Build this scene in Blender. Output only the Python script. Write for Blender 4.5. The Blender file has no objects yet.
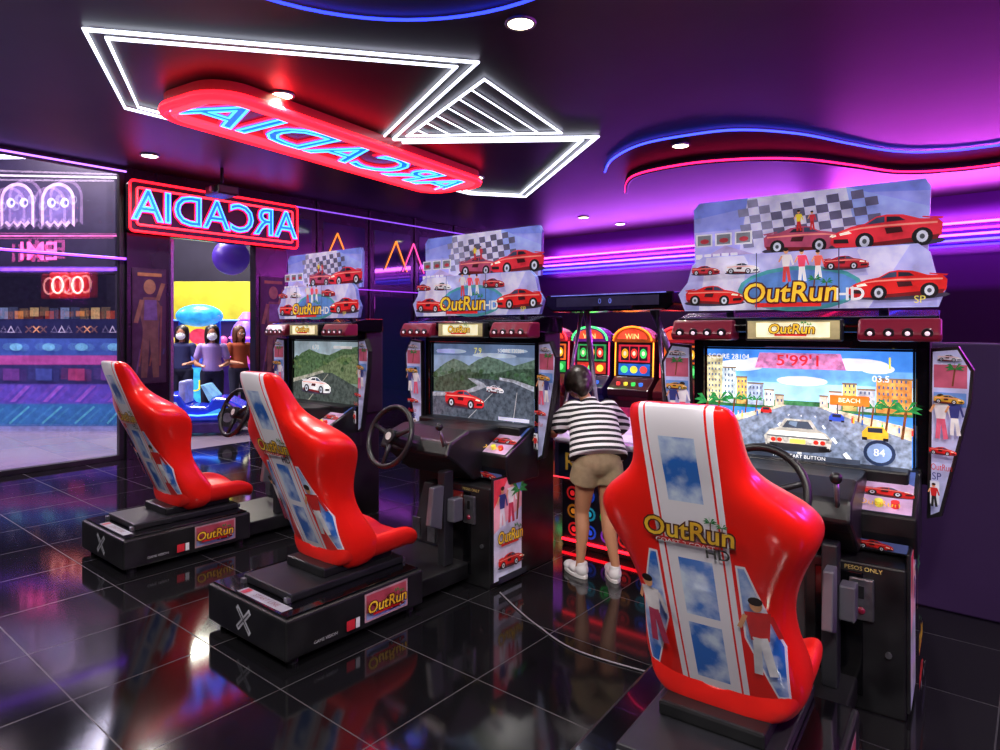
import bpy, bmesh, math, random
from mathutils import Vector, Matrix
random.seed(7)
TH=math.radians(39.5)
sc=bpy.context.scene
CT,ST=math.cos(TH),math.sin(TH)
HC=3.5
# ------------------------------------------------------------------ materials
_m={}
def hx(h):
    h=h.lstrip('#'); o=[]
    for i in (0,2,4):
        c=int(h[i:i+2],16)/255
        o.append(c/12.92 if c<=.04045 else ((c+.055)/1.055)**2.4)
    return (o[0],o[1],o[2],1)
def mat(name,col,rough=.5,metal=0,es=0,ecol=None,coat=0,noise=0,nscale=6,spec=.5,alpha=1,trans=0):
    if name in _m: return _m[name]
    m=bpy.data.materials.new(name); m.use_nodes=True
    nt=m.node_tree; b=nt.nodes['Principled BSDF']
    c=hx(col) if isinstance(col,str) else col
    b.inputs['Base Color'].default_value=c
    b.inputs['Roughness'].default_value=rough
    b.inputs['Metallic'].default_value=metal
    b.inputs['Specular IOR Level'].default_value=spec
    b.inputs['Coat Weight'].default_value=coat
    b.inputs['Transmission Weight'].default_value=trans
    b.inputs['Alpha'].default_value=alpha
    if es:
        b.inputs['Emission Color'].default_value=hx(ecol) if ecol else c
        b.inputs['Emission Strength'].default_value=es
    if noise:
        n=nt.nodes.new('ShaderNodeTexNoise'); n.inputs['Scale'].default_value=nscale
        tc=nt.nodes.new('ShaderNodeTexCoord'); nt.links.new(tc.outputs['Object'],n.inputs['Vector'])
        n.inputs['Detail'].default_value=4
        mr=nt.nodes.new('ShaderNodeMapRange'); mr.inputs[1].default_value=.3; mr.inputs[2].default_value=.7
        nt.links.new(n.outputs['Fac'],mr.inputs[0])
        mx=nt.nodes.new('ShaderNodeMix'); mx.data_type='RGBA'
        mx.inputs[6].default_value=tuple(x*(1-noise) for x in c[:3])+(1,)
        mx.inputs[7].default_value=tuple(min(1,x*(1+noise)+noise*.03) for x in c[:3])+(1,)
        nt.links.new(mr.outputs[0],mx.inputs[0]); nt.links.new(mx.outputs[2],b.inputs['Base Color'])
        if es and not ecol: nt.links.new(mx.outputs[2],b.inputs['Emission Color'])
    _m[name]=m; return m
def P(h,e=0.0,r=.35):           # printed / lit colour
    return mat('print_%s_%d'%(h.lstrip('#'),int(e*100)),h,rough=r,es=e,noise=.28,nscale=11)
def PS(h,e):                    # video screen colour with fine picture texture
    return mat('screen_%s_%d'%(h.lstrip('#'),int(e*100)),h,rough=.2,es=e,noise=.5,nscale=38)
def NE(h,s):                    # neon tube colour
    return mat('neon_%s_%d'%(h.lstrip('#'),int(s*10)),h,rough=.4,es=s)
BLK=mat('black_plastic','#0d0d11',.38,noise=.3)
BLG=mat('black_gloss','#08080b',.12,coat=.5)
DGR=mat('dark_grey_metal','#232329',.4,.3,noise=.2)
STEEL=mat('brushed_steel','#9a9aa2',.3,.9,noise=.15,nscale=30)
LGR=mat('grey_paint','#5c5c66',.35,.2,noise=.1)
MAROON=mat('maroon_plastic','#7a1830',.3,coat=.4)
RED=mat('red_seat_shell','#f21c12',.3,coat=.35,noise=.05)
REDC=mat('red_seat_cushion','#e01810',.42,coat=.15,noise=.08)
# ------------------------------------------------------------------ mesh helpers
def empty(name,loc=(0,0,0),rz=0):
    e=bpy.data.objects.new(name,None); e.location=loc; e.rotation_euler=(0,0,rz); e.empty_display_size=.1
    sc.collection.objects.link(e); return e
def mk(name,V,F,mats,parent=None,mi=None,smooth=False,bevel=0,loc=None,rz=0,bseg=2,sub=0):
    me=bpy.data.meshes.new(name); me.from_pydata([tuple(v) for v in V],[],F)
    if not isinstance(mats,(list,tuple)): mats=[mats]
    for m in mats: me.materials.append(m)
    if mi:
        for p,i in zip(me.polygons,mi): p.material_index=i
    if smooth:
        for p in me.polygons: p.use_smooth=True
    me.update(); ob=bpy.data.objects.new(name,me); sc.collection.objects.link(ob)
    if parent: ob.parent=parent
    if loc: ob.location=loc
    ob.rotation_euler=(0,0,rz)
    if bevel:
        b=ob.modifiers.new('bevel','BEVEL'); b.width=bevel; b.segments=bseg; b.limit_method='ANGLE'; b.angle_limit=math.radians(35)
    if sub:
        s=ob.modifiers.new('subdivision','SUBSURF'); s.levels=sub; s.render_levels=sub
    return ob
def box(name,parent,b,m,bevel=.006,rz=0):
    x0,x1,y0,y1,z0,z1=b
    V=[(x,y,z) for z in (z0,z1) for y in (y0,y1) for x in (x0,x1)]
    F=[(0,2,3,1),(4,5,7,6),(0,1,5,4),(2,6,7,3),(0,4,6,2),(1,3,7,5)]
    return mk(name,V,F,m,parent,bevel=bevel,rz=rz)
def fixn(ob):
    bm=bmesh.new(); bm.from_mesh(ob.data); bmesh.ops.recalc_face_normals(bm,faces=bm.faces); bm.to_mesh(ob.data); bm.free(); return ob
def prism(name,parent,pts,axis,lo,hi,m,bevel=.006,rz=0):
    def q(p,t):
        a,b=p
        return (t,a,b) if axis=='x' else ((a,t,b) if axis=='y' else (a,b,t))
    n=len(pts); V=[q(p,lo) for p in pts]+[q(p,hi) for p in pts]
    F=[tuple(range(n))[::-1],tuple(range(n,2*n))]+[(i,(i+1)%n,n+(i+1)%n,n+i) for i in range(n)]
    return fixn(mk(name,V,F,m,parent,bevel=bevel,rz=rz))
def tube_geo(pts,r,closed=False,seg=8):
    pts=[Vector(p) for p in pts]; n=len(pts); V=[];F=[]
    for i,p in enumerate(pts):
        a=pts[(i-1)%n] if (closed or i>0) else p
        b=pts[(i+1)%n] if (closed or i<n-1) else p
        t=(b-a).normalized()
        d1=(p-a).normalized() if (p-a).length>1e-6 else t
        k=max(.35,abs(t.dot(d1)))
        up=Vector((0,0,1)) if abs(t.z)<.95 else Vector((1,0,0))
        s=t.cross(up).normalized(); u=s.cross(t).normalized()
        rr=r[i] if isinstance(r,(list,tuple)) else r
        for j in range(seg):
            an=2*math.pi*j/seg
            V.append(p+s*math.cos(an)*rr/k+u*math.sin(an)*rr)
    for i in range(n if closed else n-1):
        for j in range(seg):
            a=i*seg+j;b=i*seg+(j+1)%seg;c=((i+1)%n)*seg+(j+1)%seg;d=((i+1)%n)*seg+j
            F.append((a,b,c,d))
    if not closed:
        F.append(tuple(range(seg))[::-1]); F.append(tuple(range((n-1)*seg,n*seg)))
    return V,F
def tube(name,parent,pts,r,m,closed=False,seg=8,rz=0):
    V,F=tube_geo(pts,r,closed,seg); return mk(name,V,F,m,parent,smooth=True,rz=rz)
def cyl(name,parent,p0,p1,r,m,seg=20,r1=None,smooth=False,bevel=0):
    V,F=tube_geo([p0,p1],[r,r if r1 is None else r1],seg=seg); return mk(name,V,F,m,parent,smooth=smooth,bevel=bevel)
def ball_geo(c,rad,seg=16,rings=10):
    if not isinstance(rad,(tuple,list)): rad=(rad,)*3
    V=[(c[0],c[1],c[2]-rad[2])];F=[]
    for i in range(1,rings):
        a=-math.pi/2+math.pi*i/rings
        for j in range(seg):
            b=2*math.pi*j/seg
            V.append((c[0]+rad[0]*math.cos(a)*math.cos(b),c[1]+rad[1]*math.cos(a)*math.sin(b),c[2]+rad[2]*math.sin(a)))
    V.append((c[0],c[1],c[2]+rad[2]))
    for j in range(seg): F.append((0,1+(j+1)%seg,1+j))
    for i in range(rings-2):
        for j in range(seg):
            a=1+i*seg+j;b=1+i*seg+(j+1)%seg;F.append((a,b,b+seg,a+seg))
    l=len(V)-1
    for j in range(seg): F.append((l,l-seg+j,l-seg+(j+1)%seg))
    return V,F
def ball(name,parent,c,rad,m,seg=20,rings=12):
    V,F=ball_geo(c,rad,seg,rings); return mk(name,V,F,m,parent,smooth=True)
_t={}
def text_geo(body,size=1,off=0,tubew=0,extr=0):
    k=(body,off,tubew,extr)
    if k not in _t:
        cu=bpy.data.curves.new('txt','FONT'); cu.body=body; cu.size=1; cu.align_x='CENTER'; cu.align_y='CENTER'
        cu.resolution_u=3; cu.offset=off; cu.extrude=extr
        if tubew: cu.fill_mode='NONE'; cu.bevel_depth=tubew; cu.bevel_resolution=1
        o=bpy.data.objects.new('txt',cu); sc.collection.objects.link(o)
        dg=bpy.context.evaluated_depsgraph_get(); me=bpy.data.meshes.new_from_object(o.evaluated_get(dg))
        _t[k]=([tuple(v.co) for v in me.vertices],[tuple(p.vertices) for p in me.polygons])
        bpy.data.objects.remove(o); bpy.data.curves.remove(cu); bpy.data.meshes.remove(me)
    V,F=_t[k]
    return [(v[0]*size,v[1]*size,v[2]*size) for v in V],F
class Art:
    def __init__(s,name,parent,o,u,v,sx=1,sy=1,fn=None,st=.0006,pm=None):
        s.name=name;s.parent=parent;s.o=Vector(o);s.u=Vector(u).normalized();s.v=Vector(v).normalized()
        s.n=s.u.cross(s.v);s.sx=sx;s.sy=sy;s.fn=fn;s.V=[];s.F=[];s.M=[];s.mats=[];s.k=0;s.st=st;s.P=pm or P
    def add(s,pts,faces,m):
        s.k+=1; b=len(s.V); h=s.k*s.st+.001
        for p in pts:
            if s.fn: s.V.append(s.fn(p[0]*s.sx,p[1]*s.sy,h))
            else: s.V.append(s.o+s.u*p[0]*s.sx+s.v*p[1]*s.sy+s.n*h)
        if m not in s.mats: s.mats.append(m)
        for f in faces: s.F.append(tuple(b+i for i in f)); s.M.append(s.mats.index(m))
    def poly(s,pts,m): s.add(pts,[tuple(range(len(pts)))],m)
    def rect(s,a,b,c,d,m): s.poly([(a,b),(c,b),(c,d),(a,d)],m)
    def ell(s,cx,cy,rx,ry,m,n=18,a0=0,a1=2*math.pi):
        s.poly([(cx+rx*math.cos(a0+(a1-a0)*i/n),cy+ry*math.sin(a0+(a1-a0)*i/n)) for i in range(n+(1 if a1-a0<6.28 else 0))],m)
    def line(s,x0,y0,x1,y1,w,m):
        d=Vector((x1-x0,y1-y0)); 
        if d.length<1e-6: return
        n=Vector((-d.y,d.x)).normalized()*w/2
        s.poly([(x0-n.x,y0-n.y),(x1-n.x,y1-n.y),(x1+n.x,y1+n.y),(x0+n.x,y0+n.y)],m)
    def text(s,body,cx,cy,size,m,asp=1,mirror=False,off=0,slant=0):
        V,F=text_geo(body,1,off); k=-1 if mirror else 1
        if mirror: F=[f[::-1] for f in F]
        s.add([(cx+k*(v[0]+slant*v[1])*size*asp,cy+v[1]*size) for v in V],F,m)
    def logo(s,cx,cy,size,e=.4,asp=1,bg=True):
        if bg: s.ell(cx,cy+.12*size,1.75*size*asp,.34*size,P('#4a8ac8',e))
        s.palm(cx+.95*size*asp,cy+.15*size,size*.9,e); s.palm(cx+1.45*size*asp,cy+.05*size,size*.8,e)
        s.rect(cx-1.5*size*asp,cy-.62*size,cx+1.3*size*asp,cy-.42*size,P('#c01818',e))
        s.text('OutRun',cx,cy,size*1.25,P('#4a080c',e*.6),asp,off=.07,slant=.12)
        s.text('OutRun',cx,cy,size*1.25,P('#ffc030',e),asp,off=.014,slant=.12)
    def palm(s,x,y,h,e=.4):
        s.line(x,y-.2*h,x+.08*h,y+.5*h,.06*h,s.P('#6a3a18',e))
        for a in (10,50,95,140,175,-20,205):
            r=math.radians(a); ex,ey=x+.08*h+.34*h*math.cos(r),y+.5*h+.26*h*math.sin(r)
            s.poly([(x+.08*h,y+.46*h),(x+.08*h+.18*h*math.cos(r),y+.58*h+.16*h*math.sin(r)),(ex,ey),(x+.08*h+.14*h*math.cos(r),y+.48*h+.1*h*math.sin(r))],s.P('#1f7a3a',e))
    def car(s,cx,cy,w,e=.4,col='#d01818',f=1):
        # low wedge sports car, three-quarter front : side on the left, nose on the right
        q=lambda l:[(cx+f*a*w,cy+b*w) for a,b in l]
        s.ell(cx,cy-.02*w,.58*w,.06*w,P('#3a3448',e*.6),16)
        s.poly(q([(-.54,.05),(-.55,.17),(-.50,.225),(-.34,.235),(-.18,.295),(-.02,.31),(.08,.295),(.2,.225),(.34,.2),(.48,.15),(.55,.1),(.56,.02),(.50,-.03),(.12,-.045),(-.3,-.02),(-.5,.0)]),P(col,e))
        s.poly(q([(-.3,-.02),(.12,-.045),(.12,.0),(-.3,.03),(-.52,.05),(-.5,.0)]),P('#6a0a10',e))
        s.poly(q([(-.56,.235),(-.36,.26),(-.36,.245),(-.54,.215)]),P(col,e*.8))
        s.poly(q([(-.20,.23),(-.14,.275),(-.02,.285),(-.02,.225)]),P('#181c2c',e)); s.poly(q([(.0,.222),(.0,.29),(.08,.28),(.19,.21)]),P('#34425e',e))
        s.poly(q([(-.5,.19),(.0,.195),(.24,.185),(.46,.145),(.24,.165),(.0,.175),(-.5,.17)]),P('#ff9484',e))
        s.poly(q([(-.16,.16),(.0,.16),(-.02,.09),(-.18,.10)]),P('#3c0810',e))
        for wx,wy,rx in ((-.36,.035,.085),(.2,.02,.08)):
            s.ell(cx+f*wx*w,cy+wy*w,(rx+.015)*w,.10*w,P('#0c0c10',e*.5),16); s.ell(cx+f*wx*w,cy+wy*w,rx*.65*w,.066*w,P('#c0c4d0',e),12); s.ell(cx+f*wx*w,cy+wy*w,rx*.3*w,.03*w,P('#40444c',e),8)
        s.poly(q([(.36,.01),(.52,.02),(.52,.065),(.37,.06)]),P('#1a0c10',e)); s.poly(q([(.33,.12),(.45,.105),(.46,.13),(.36,.15)]),P('#fff3d0',e+.15)); s.poly(q([(.49,.10),(.54,.085),(.54,.10),(.5,.12)]),P('#fff3d0',e+.1))
    def person(s,x,y,h,shirt,pants,e=.3,skin='#e0a070'):
        s.line(x-.06*h,y,x-.03*h,y+.5*h,.09*h,P(pants,e)); s.line(x+.1*h,y,x+.03*h,y+.5*h,.09*h,P(pants,e))
        s.poly([(x-.09*h,y+.46*h),(x+.09*h,y+.46*h),(x+.13*h,y+.82*h),(x-.13*h,y+.82*h)],P(shirt,e))
        s.line(x+.12*h,y+.78*h,x+.2*h,y+.5*h,.05*h,P(shirt,e)); s.line(x-.12*h,y+.78*h,x-.2*h,y+.6*h,.05*h,P(skin,e))
        s.ell(x,y+.92*h,.065*h,.085*h,P(skin,e),12); s.ell(x,y+.97*h,.075*h,.055*h,P('#20120c',e),12)
    def done(s): 
        ob=mk(s.name,s.V,s.F,s.mats,s.parent,mi=s.M); return ob
# ------------------------------------------------------------------ room shell (room frame = rotated by -TH)
def RW(r,d,z=0): return Vector((r*CT+d*ST,-r*ST+d*CT,z))
def node_mat(name):
    m=bpy.data.materials.new(name); m.use_nodes=True; return m,m.node_tree,m.node_tree.nodes['Principled BSDF']
def tile_mat(name,c1,c2,mo,r0,r1,spec):
    m,nt,b=node_mat(name)
    tc=nt.nodes.new('ShaderNodeTexCoord'); br=nt.nodes.new('ShaderNodeTexBrick')
    mp=nt.nodes.new('ShaderNodeMapping'); mp.inputs['Location'].default_value=(.13,.22,0)
    nt.links.new(tc.outputs['Object'],mp.inputs[0]); nt.links.new(mp.outputs[0],br.inputs['Vector'])
    br.offset=0; br.inputs['Scale'].default_value=1; br.inputs['Brick Width'].default_value=.6; br.inputs['Row Height'].default_value=.6
    br.inputs['Mortar Size'].default_value=.003; br.inputs['Mortar Smooth'].default_value=.1
    br.inputs['Color1'].default_value=c1; br.inputs['Color2'].default_value=c2; br.inputs['Mortar'].default_value=mo
    nt.links.new(br.outputs['Color'],b.inputs['Base Color'])
    ns=nt.nodes.new('ShaderNodeTexNoise'); ns.inputs['Scale'].default_value=1.2; ns.inputs['Detail'].default_value=6
    nt.links.new(tc.outputs['Object'],ns.inputs['Vector'])
    mr=nt.nodes.new('ShaderNodeMapRange'); mr.inputs[3].default_value=r0; mr.inputs[4].default_value=r1
    nt.links.new(ns.outputs['Fac'],mr.inputs[0])
    ad=nt.nodes.new('ShaderNodeMath'); ad.operation='ADD'
    mu=nt.nodes.new('ShaderNodeMath'); mu.operation='MULTIPLY'; mu.inputs[1].default_value=.4
    nt.links.new(br.outputs['Fac'],mu.inputs[0]); nt.links.new(mu.outputs[0],ad.inputs[0]); nt.links.new(mr.outputs[0],ad.inputs[1])
    nt.links.new(ad.outputs[0],b.inputs['Roughness']); b.inputs['Specular IOR Level'].default_value=spec
    return m
FLOORM=tile_mat('black_polished_tiles',(.004,.004,.005,1),(.008,.0075,.009,1),(.036,.034,.04,1),.05,.12,.58)
MALLF=tile_mat('mall_pale_tiles',(.24,.20,.25,1),(.29,.24,.28,1),(.10,.08,.10,1),.10,.2,.5)
box('floor',None,(-8.5,3.6,-3.1,11.6,-.12,0),FLOORM,0,rz=-TH)
box('floor_mall',None,(-22,-8.5,-3.1,18,-.12,0),MALLF,0,rz=-TH)
CEILM=mat('ceiling_black_paint','#151218',.42,noise=.25,nscale=1.5)
def wallgrad():
    m,nt,b=node_mat('wall_purple_paint'); tc=nt.nodes.new('ShaderNodeTexCoord'); sp=nt.nodes.new('ShaderNodeSeparateXYZ'); nt.links.new(tc.outputs['Object'],sp.inputs[0])
    cr=nt.nodes.new('ShaderNodeValToRGB'); mr=nt.nodes.new('ShaderNodeMapRange'); mr.inputs[2].default_value=3.5
    nt.links.new(sp.outputs[2],mr.inputs[0]); nt.links.new(mr.outputs[0],cr.inputs[0])
    e=cr.color_ramp.elements; e[0].color=hx('#2a1638'); e[0].position=.60; e[1].color=hx('#5a2a80'); e[1].position=.63   # wall colour darker below, lighter band above
    nt.links.new(cr.outputs[0],b.inputs['Base Color']); b.inputs['Roughness'].default_value=.4; return m
WALLP=wallgrad()
WALLD=mat('wall_dark_panel','#171320',.2,noise=.3,nscale=2)
PART=mat('partition_purple','#34194a',.5,noise=.2,nscale=1)
box('ceiling',None,(-8.5,3.6,-3.1,11.6,HC,HC+.12),CEILM,0,rz=-TH)
box('wall_back',None,(-8.5,3.6,11.5,11.6,0,HC),WALLP,0,rz=-TH)
box('wall_right',None,(3.5,3.6,-3.1,11.5,0,HC),WALLP,0,rz=-TH)
box('wall_front',None,(-8.5,3.5,-3.1,-3.0,0,HC),WALLD,0,rz=-TH)
box('wall_left',None,(-8.55,-8.45,5.35,11.5,0,HC),WALLD,0,rz=-TH)
box('wall_partition',None,(-.85,3.5,4.35,4.45,0,1.48),PART,.01,rz=-TH)  # added screen, blocks the back wall's reflection in the floor
box('baseboard_back',None,(-8.4,3.5,11.47,11.5,0,.12),BLK,.004,rz=-TH)
for i,(z,c,s) in enumerate([(3.09,'#ff5ad8',5),(3.00,'#c040f0',2.5),(2.92,'#b860ff',4),(2.84,'#4a50ff',4),(2.76,'#3a3ad8',2)]):
    box('trim_%d'%(i+1),None,(-8.4,3.45,11.455,11.499,z-.015,z+.015),NE(c,s),.004,rz=-TH)
box('wall_left_pillar',None,(-8.55,-8.40,3.2,3.7,0,2.72),WALLD,.004,rz=-TH)
box('wall_left_jamb',None,(-8.55,-8.40,4.86,5.35,0,2.72),WALLD,.004,rz=-TH)
box('wall_left_header',None,(-8.55,-8.45,3.2,5.35,2.72,HC),WALLD,.004,rz=-TH)
GLASS=mat('clear_glass','#e8e0ff',.02,trans=1,alpha=.22,spec=.6)
GLASS.node_tree.nodes['Principled BSDF'].inputs['IOR'].default_value=1.1
win=empty('window_1',(0,0,0),-TH)
for k in range(4):
    d0=-3+k*1.55
    box('glass_pane_%d'%k,win,(-8.51,-8.49,d0+.03,d0+1.52,.06,HC-.08),GLASS,0)
    box('mullion_%d'%k,win,(-8.54,-8.46,d0-.02,d0+.02,0,HC),DGR,.004)
box('mullion_end',win,(-8.54,-8.46,3.14,3.2,0,HC),DGR,.004)
box('transom',win,(-8.53,-8.47,-3,3.2,2.38,2.42),DGR,.004)
box('sill',win,(-8.54,-8.46,-3,3.2,0,.06),DGR,.004)
box('top_rail',win,(-8.54,-8.46,-3,3.2,HC-.08,HC),DGR,.004)
tube('led_strip_upper',win,[(-8.42,-3,3.44),(-8.42,3.2,3.44)],.011,NE('#b070ff',3))
tube('led_strip_lower',win,[(-8.43,-3,2.4),(-8.43,3.2,2.4)],.014,NE('#8a40ff',4))
box('door_1',None,(-8.53,-8.47,3.74,3.78,0,2.7),STEEL,.004,rz=-TH)
for nm,d0 in (('pillar_poster',3.23),('pillar_poster',4.9)):
    e=empty(nm,(0,0,0),-TH)
    box('board',e,(-8.399,-8.385,d0+.02,d0+.42,.9,2.3),P('#241a24'),.003)
    a=Art('print',e,(-8.385,d0+.02,.9),(0,1,0),(0,0,1),1,.7)
    a.poly([(.02,.02),(.38,.02),(.38,1.97),(.02,1.97)],P('#2a2230',.02))
    for k in range(9): a.line(.04+.04*k,.1+.2*(k%3),.10+.034*k,.6+.25*(k%4),.02,P(['#4a3a5c','#6a4430','#2a3a5a'][k%3],.08))
    a.poly([(.1,.1),(.17,.1),(.2,.8),(.24,.1),(.31,.1),(.30,.95),(.33,1.35),(.27,1.5),(.13,1.5),(.08,1.25),(.12,.95)],P('#5c4636',.08))
    a.ell(.2,1.68,.07,.13,P('#8a6844',.08)); a.line(.11,1.45,.04,1.05,.05,P('#7a5c3c',.08)); a.line(.29,1.45,.36,1.75,.05,P('#7a5c3c',.08))
    a.poly([(.13,1.1),(.29,1.1),(.28,1.45),(.14,1.45)],P('#5a4a7c',.08)); a.rect(.06,1.86,.34,1.92,P('#8a6030',.15)); a.done()
tz=empty('neon_zigzag',(0,0,0),-TH)  # glowing tubes stand in for reflections in the wall glass
for i,(d,c) in enumerate([(6.0,'#ff8a30'),(7.2,'#ff8a30'),(7.6,'#ff4fa0'),(9.0,'#ff9040')]):
    tube('tube_%d'%i,tz,[(-8.42,d,2.55),(-8.42,d+.25,3.05),(-8.42,d+.5,2.55)],.009,NE(c,1.6))
tube('wall_line',tz,[(-8.42,5.4,3.36),(-8.42,11.4,3.36)],.01,NE('#8a50e0',1.5))
tube('wall_line_low',tz,[(-8.42,5.4,2.2),(-8.42,11.4,2.2)],.008,NE('#9a40e0',1.5))
pl=empty('wall_panelling',(0,0,0),-TH)
for k in range(6):
    d=5.9+k*1.0; box('batten_%d'%k,pl,(-8.45,-8.43,d-.015,d+.015,0,HC),DGR,.002)
    box('panel_%d'%k,pl,(-8.45,-8.44,d-.9,d-.1,.2,2.1),mat('teal_glass_panel','#122440',.08,coat=.6,es=.05),.004)
    box('upper_panel_%d'%k,pl,(-8.45,-8.44,d-.9,d-.1,2.3,3.2),mat('blue_glass_panel','#1c2048',.06,coat=.8,es=.12),.004)
# ------------------------------------------------------------------ signs
def capsule(cx,cy,L,W,r,n=8):
    pts=[]
    for sx,sy,a0 in ((1,1,0),(-1,1,90),(-1,-1,180),(1,-1,270)):
        for i in range(n+1):
            a=math.radians(a0+90*i/n); pts.append((cx+sx*(L/2-r)+r*math.cos(a),cy+sy*(W/2-r)+r*math.sin(a)))
    return pts
def sign(name,o,u,v,L,W,rad,parent_rz,tsize,asp,hang,face,fe,tr,th=.09):
    e=empty(name,(0,0,0),parent_rz); o=Vector(o);u=Vector(u).normalized();v=Vector(v).normalized();n=u.cross(v)
    pts=capsule(0,0,L,W,rad)
    k=len(pts)
    V=[o+u*a+v*b for a,b in pts]+[o+u*a+v*b-n*th for a,b in pts]
    mk('sign_case',V,[tuple(range(k)),tuple(range(k,2*k))[::-1]]+[(i,k+i,k+(i+1)%k,(i+1)%k) for i in range(k)],[mat(name+'_face',face,.3,es=fe)],e)
    for q,(dd,c,s) in enumerate([(.0,'#ff1422',5),(.08,'#ff2838',4)]):
        pp=capsule(0,0,L-dd*2,W-dd*2,max(.03,rad-dd)); tube('red_tube_%d'%q,e,[o+u*a+v*b+n*.02 for a,b in pp],tr,NE(c,s),True)
    for q,(tw,c,s,off) in enumerate([(.03,'#ff2040',1.0,.02),(0.0,'#0c50ff',2.6,.025),(.014,'#3a90ff',4.5,0)]):
        TV,TF=text_geo('ARCADIA',tsize,off,tw)
        mk('letters_%d'%q,[o-u*(a*asp)+v*b+n*(c_*.5+[.012,.034,.038][q]) for a,b,c_ in TV],[f[::-1] for f in TF],NE(c,s),e)
    if hang:
        for t in (-.4,.4):
            p=o+u*L*t-n*th; cyl('bracket',e,p,p-n*hang,.02,STEEL,8)
    return e
sign('wall_neon_sign',(-8.27,4.3,3.02),(0,1,0),(0,0,1),2.25,.60,.05,-TH,.52,.98,.09,'#1c0c18',.0,.014)
sign('ceiling_neon_sign',(-1.53,6.78,3.385),(.53,.848,0),(.848,-.53,0),3.75,.92,.3,0,.84,1.0,.012,'#7a0a14',.6,.042,th=.1)
# ------------------------------------------------------------------ ceiling neon shapes
ZN=HC-.02
def offset_poly(pts,d):
    out=[];n=len(pts)
    for i in range(n):
        p=Vector(pts[i]);a=Vector(pts[i-1]);b=Vector(pts[(i+1)%n])
        d1=(p-a).normalized();d2=(b-p).normalized();n1=Vector((-d1.y,d1.x));n2=Vector((-d2.y,d2.x))
        bi=(n1+n2); bi=bi.normalized() if bi.length>1e-4 else n1
        out.append(p+bi*d/max(.4,bi.dot(n1)))
    return [(q.x,q.y) for q in out]
arrow=[(-2.67,4.21),(-.16,4.73),(-1.09,6.65),(.97,6.55),(.37,9.5),(-.43,9.3),(-3.26,5.70)]
ar=empty('ceiling_arrow_neon')
W=NE('#e6ecff',3.2)
tube('outer_tube',ar,[(x,y,ZN) for x,y in arrow],.013,W,True)
tube('inner_tube',ar,[(x,y,ZN) for x,y in offset_poly(arrow,.11)],.012,W,True)
h=[(-.12,5.05),(.60,6.42),(-.92,6.52)]
tube('hatch_frame',ar,[(x,y,ZN) for x,y in h],.011,W,True)
for i in range(1,7):
    t=i/7; p=Vector(h[0]).lerp(Vector(h[2]),t); q=Vector(h[1]).lerp(Vector(h[2]),t)
    tube('hatch_%d'%i,ar,[(p.x,p.y,ZN),(q.x,q.y,ZN)],.007,W)
def smooth_path(p,n=8):
    out=[];p=[Vector(q) for q in p]
    for i in range(len(p)-1):
        a=p[max(0,i-1)];b=p[i];c=p[i+1];d=p[min(len(p)-1,i+2)]
        for k in range(n):
            t=k/n; out.append(.5*((2*b)+(c-a)*t+(2*a-5*b+4*c-d)*t*t+(3*b-a-3*c+d)*t**3))
    out.append(p[-1]); return out
bl=[(1.28,8.0),(1.27,7.42),(1.46,6.83),(1.88,6.48),(2.32,6.32),(2.95,6.45),(3.63,6.79),(4.33,7.09),(4.93,7.02),(5.4,6.6),(5.7,5.9)]
rd=[(1.70,8.9),(1.61,7.98),(2.04,7.42),(2.63,7.17),(3.29,7.17),(3.97,7.42),(4.73,7.74),(5.34,7.6),(5.85,7.1),(6.2,6.3)]
bp=smooth_path(bl);rp=smooth_path(rd)
tube('ceiling_neon_blue',None,[(p.x,p.y,ZN) for p in bp],.012,NE('#3444ff',4))
tube('ceiling_neon_red',None,[(p.x,p.y,ZN-.06) for p in rp],.012,NE('#ff1c60',4))
V=[]
for p in rp: V+= [(p.x,p.y+.03,HC),(p.x,p.y+.03,HC-.1)]
F=[(2*i,2*i+1,2*i+3,2*i+2) for i in range(len(rp)-1)]
so=mk('trim_6',V,F,CEILM,None,smooth=True); s=so.modifiers.new('solid','SOLIDIFY'); s.thickness=.04
tube('ceiling_neon_ring',None,[(-.58+1.28*math.cos(a),2.80+1.28*math.sin(a),ZN) for a in [2*math.pi*i/64 for i in range(64)]],.010,NE('#2838ff',4),True)
# ------------------------------------------------------------------ downlights
LENS=mat('downlight_lens','#fff4c8',.4,es=12)
def downlight(x,y,w=55):
    e=empty('ceiling_downlight',(x,y,HC))
    tube('rim',e,[(.09*math.cos(a),.09*math.sin(a),-.008) for a in [2*math.pi*i/24 for i in range(24)]],.012,STEEL,True)
    cyl('lens',e,(0,0,-.001),(0,0,-.014),.085,LENS,24)
    l=bpy.data.lights.new('lamp','SPOT'); l.energy=w; l.spot_size=math.radians(150); l.spot_blend=.6; l.shadow_soft_size=.12; l.color=(1,.93,.88)
    o=bpy.data.objects.new('lamp',l); sc.collection.objects.link(o); o.parent=e; o.location=(0,0,-.03)
for x,y,w in [(.13,4.15,220),(-1.80,5.42,160),(-.3,8.35,120),(-3.9,7.3,180),(1.90,6.9,170),(1.44,11.3,90),(2.2,12.0,60),(-1.6,1.3,420),(1.3,.3,440),(-.1,-.6,400),(-3.6,3.6,300),(3.2,3.4,170)]:
    downlight(x,y,w)
def point(name,loc,w,col,r=.15):
    l=bpy.data.lights.new(name,'POINT'); l.energy=w; l.color=col; l.shadow_soft_size=r
    o=bpy.data.objects.new(name,l); sc.collection.objects.link(o); o.location=loc
MAG=(.80,.10,1.0)
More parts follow.
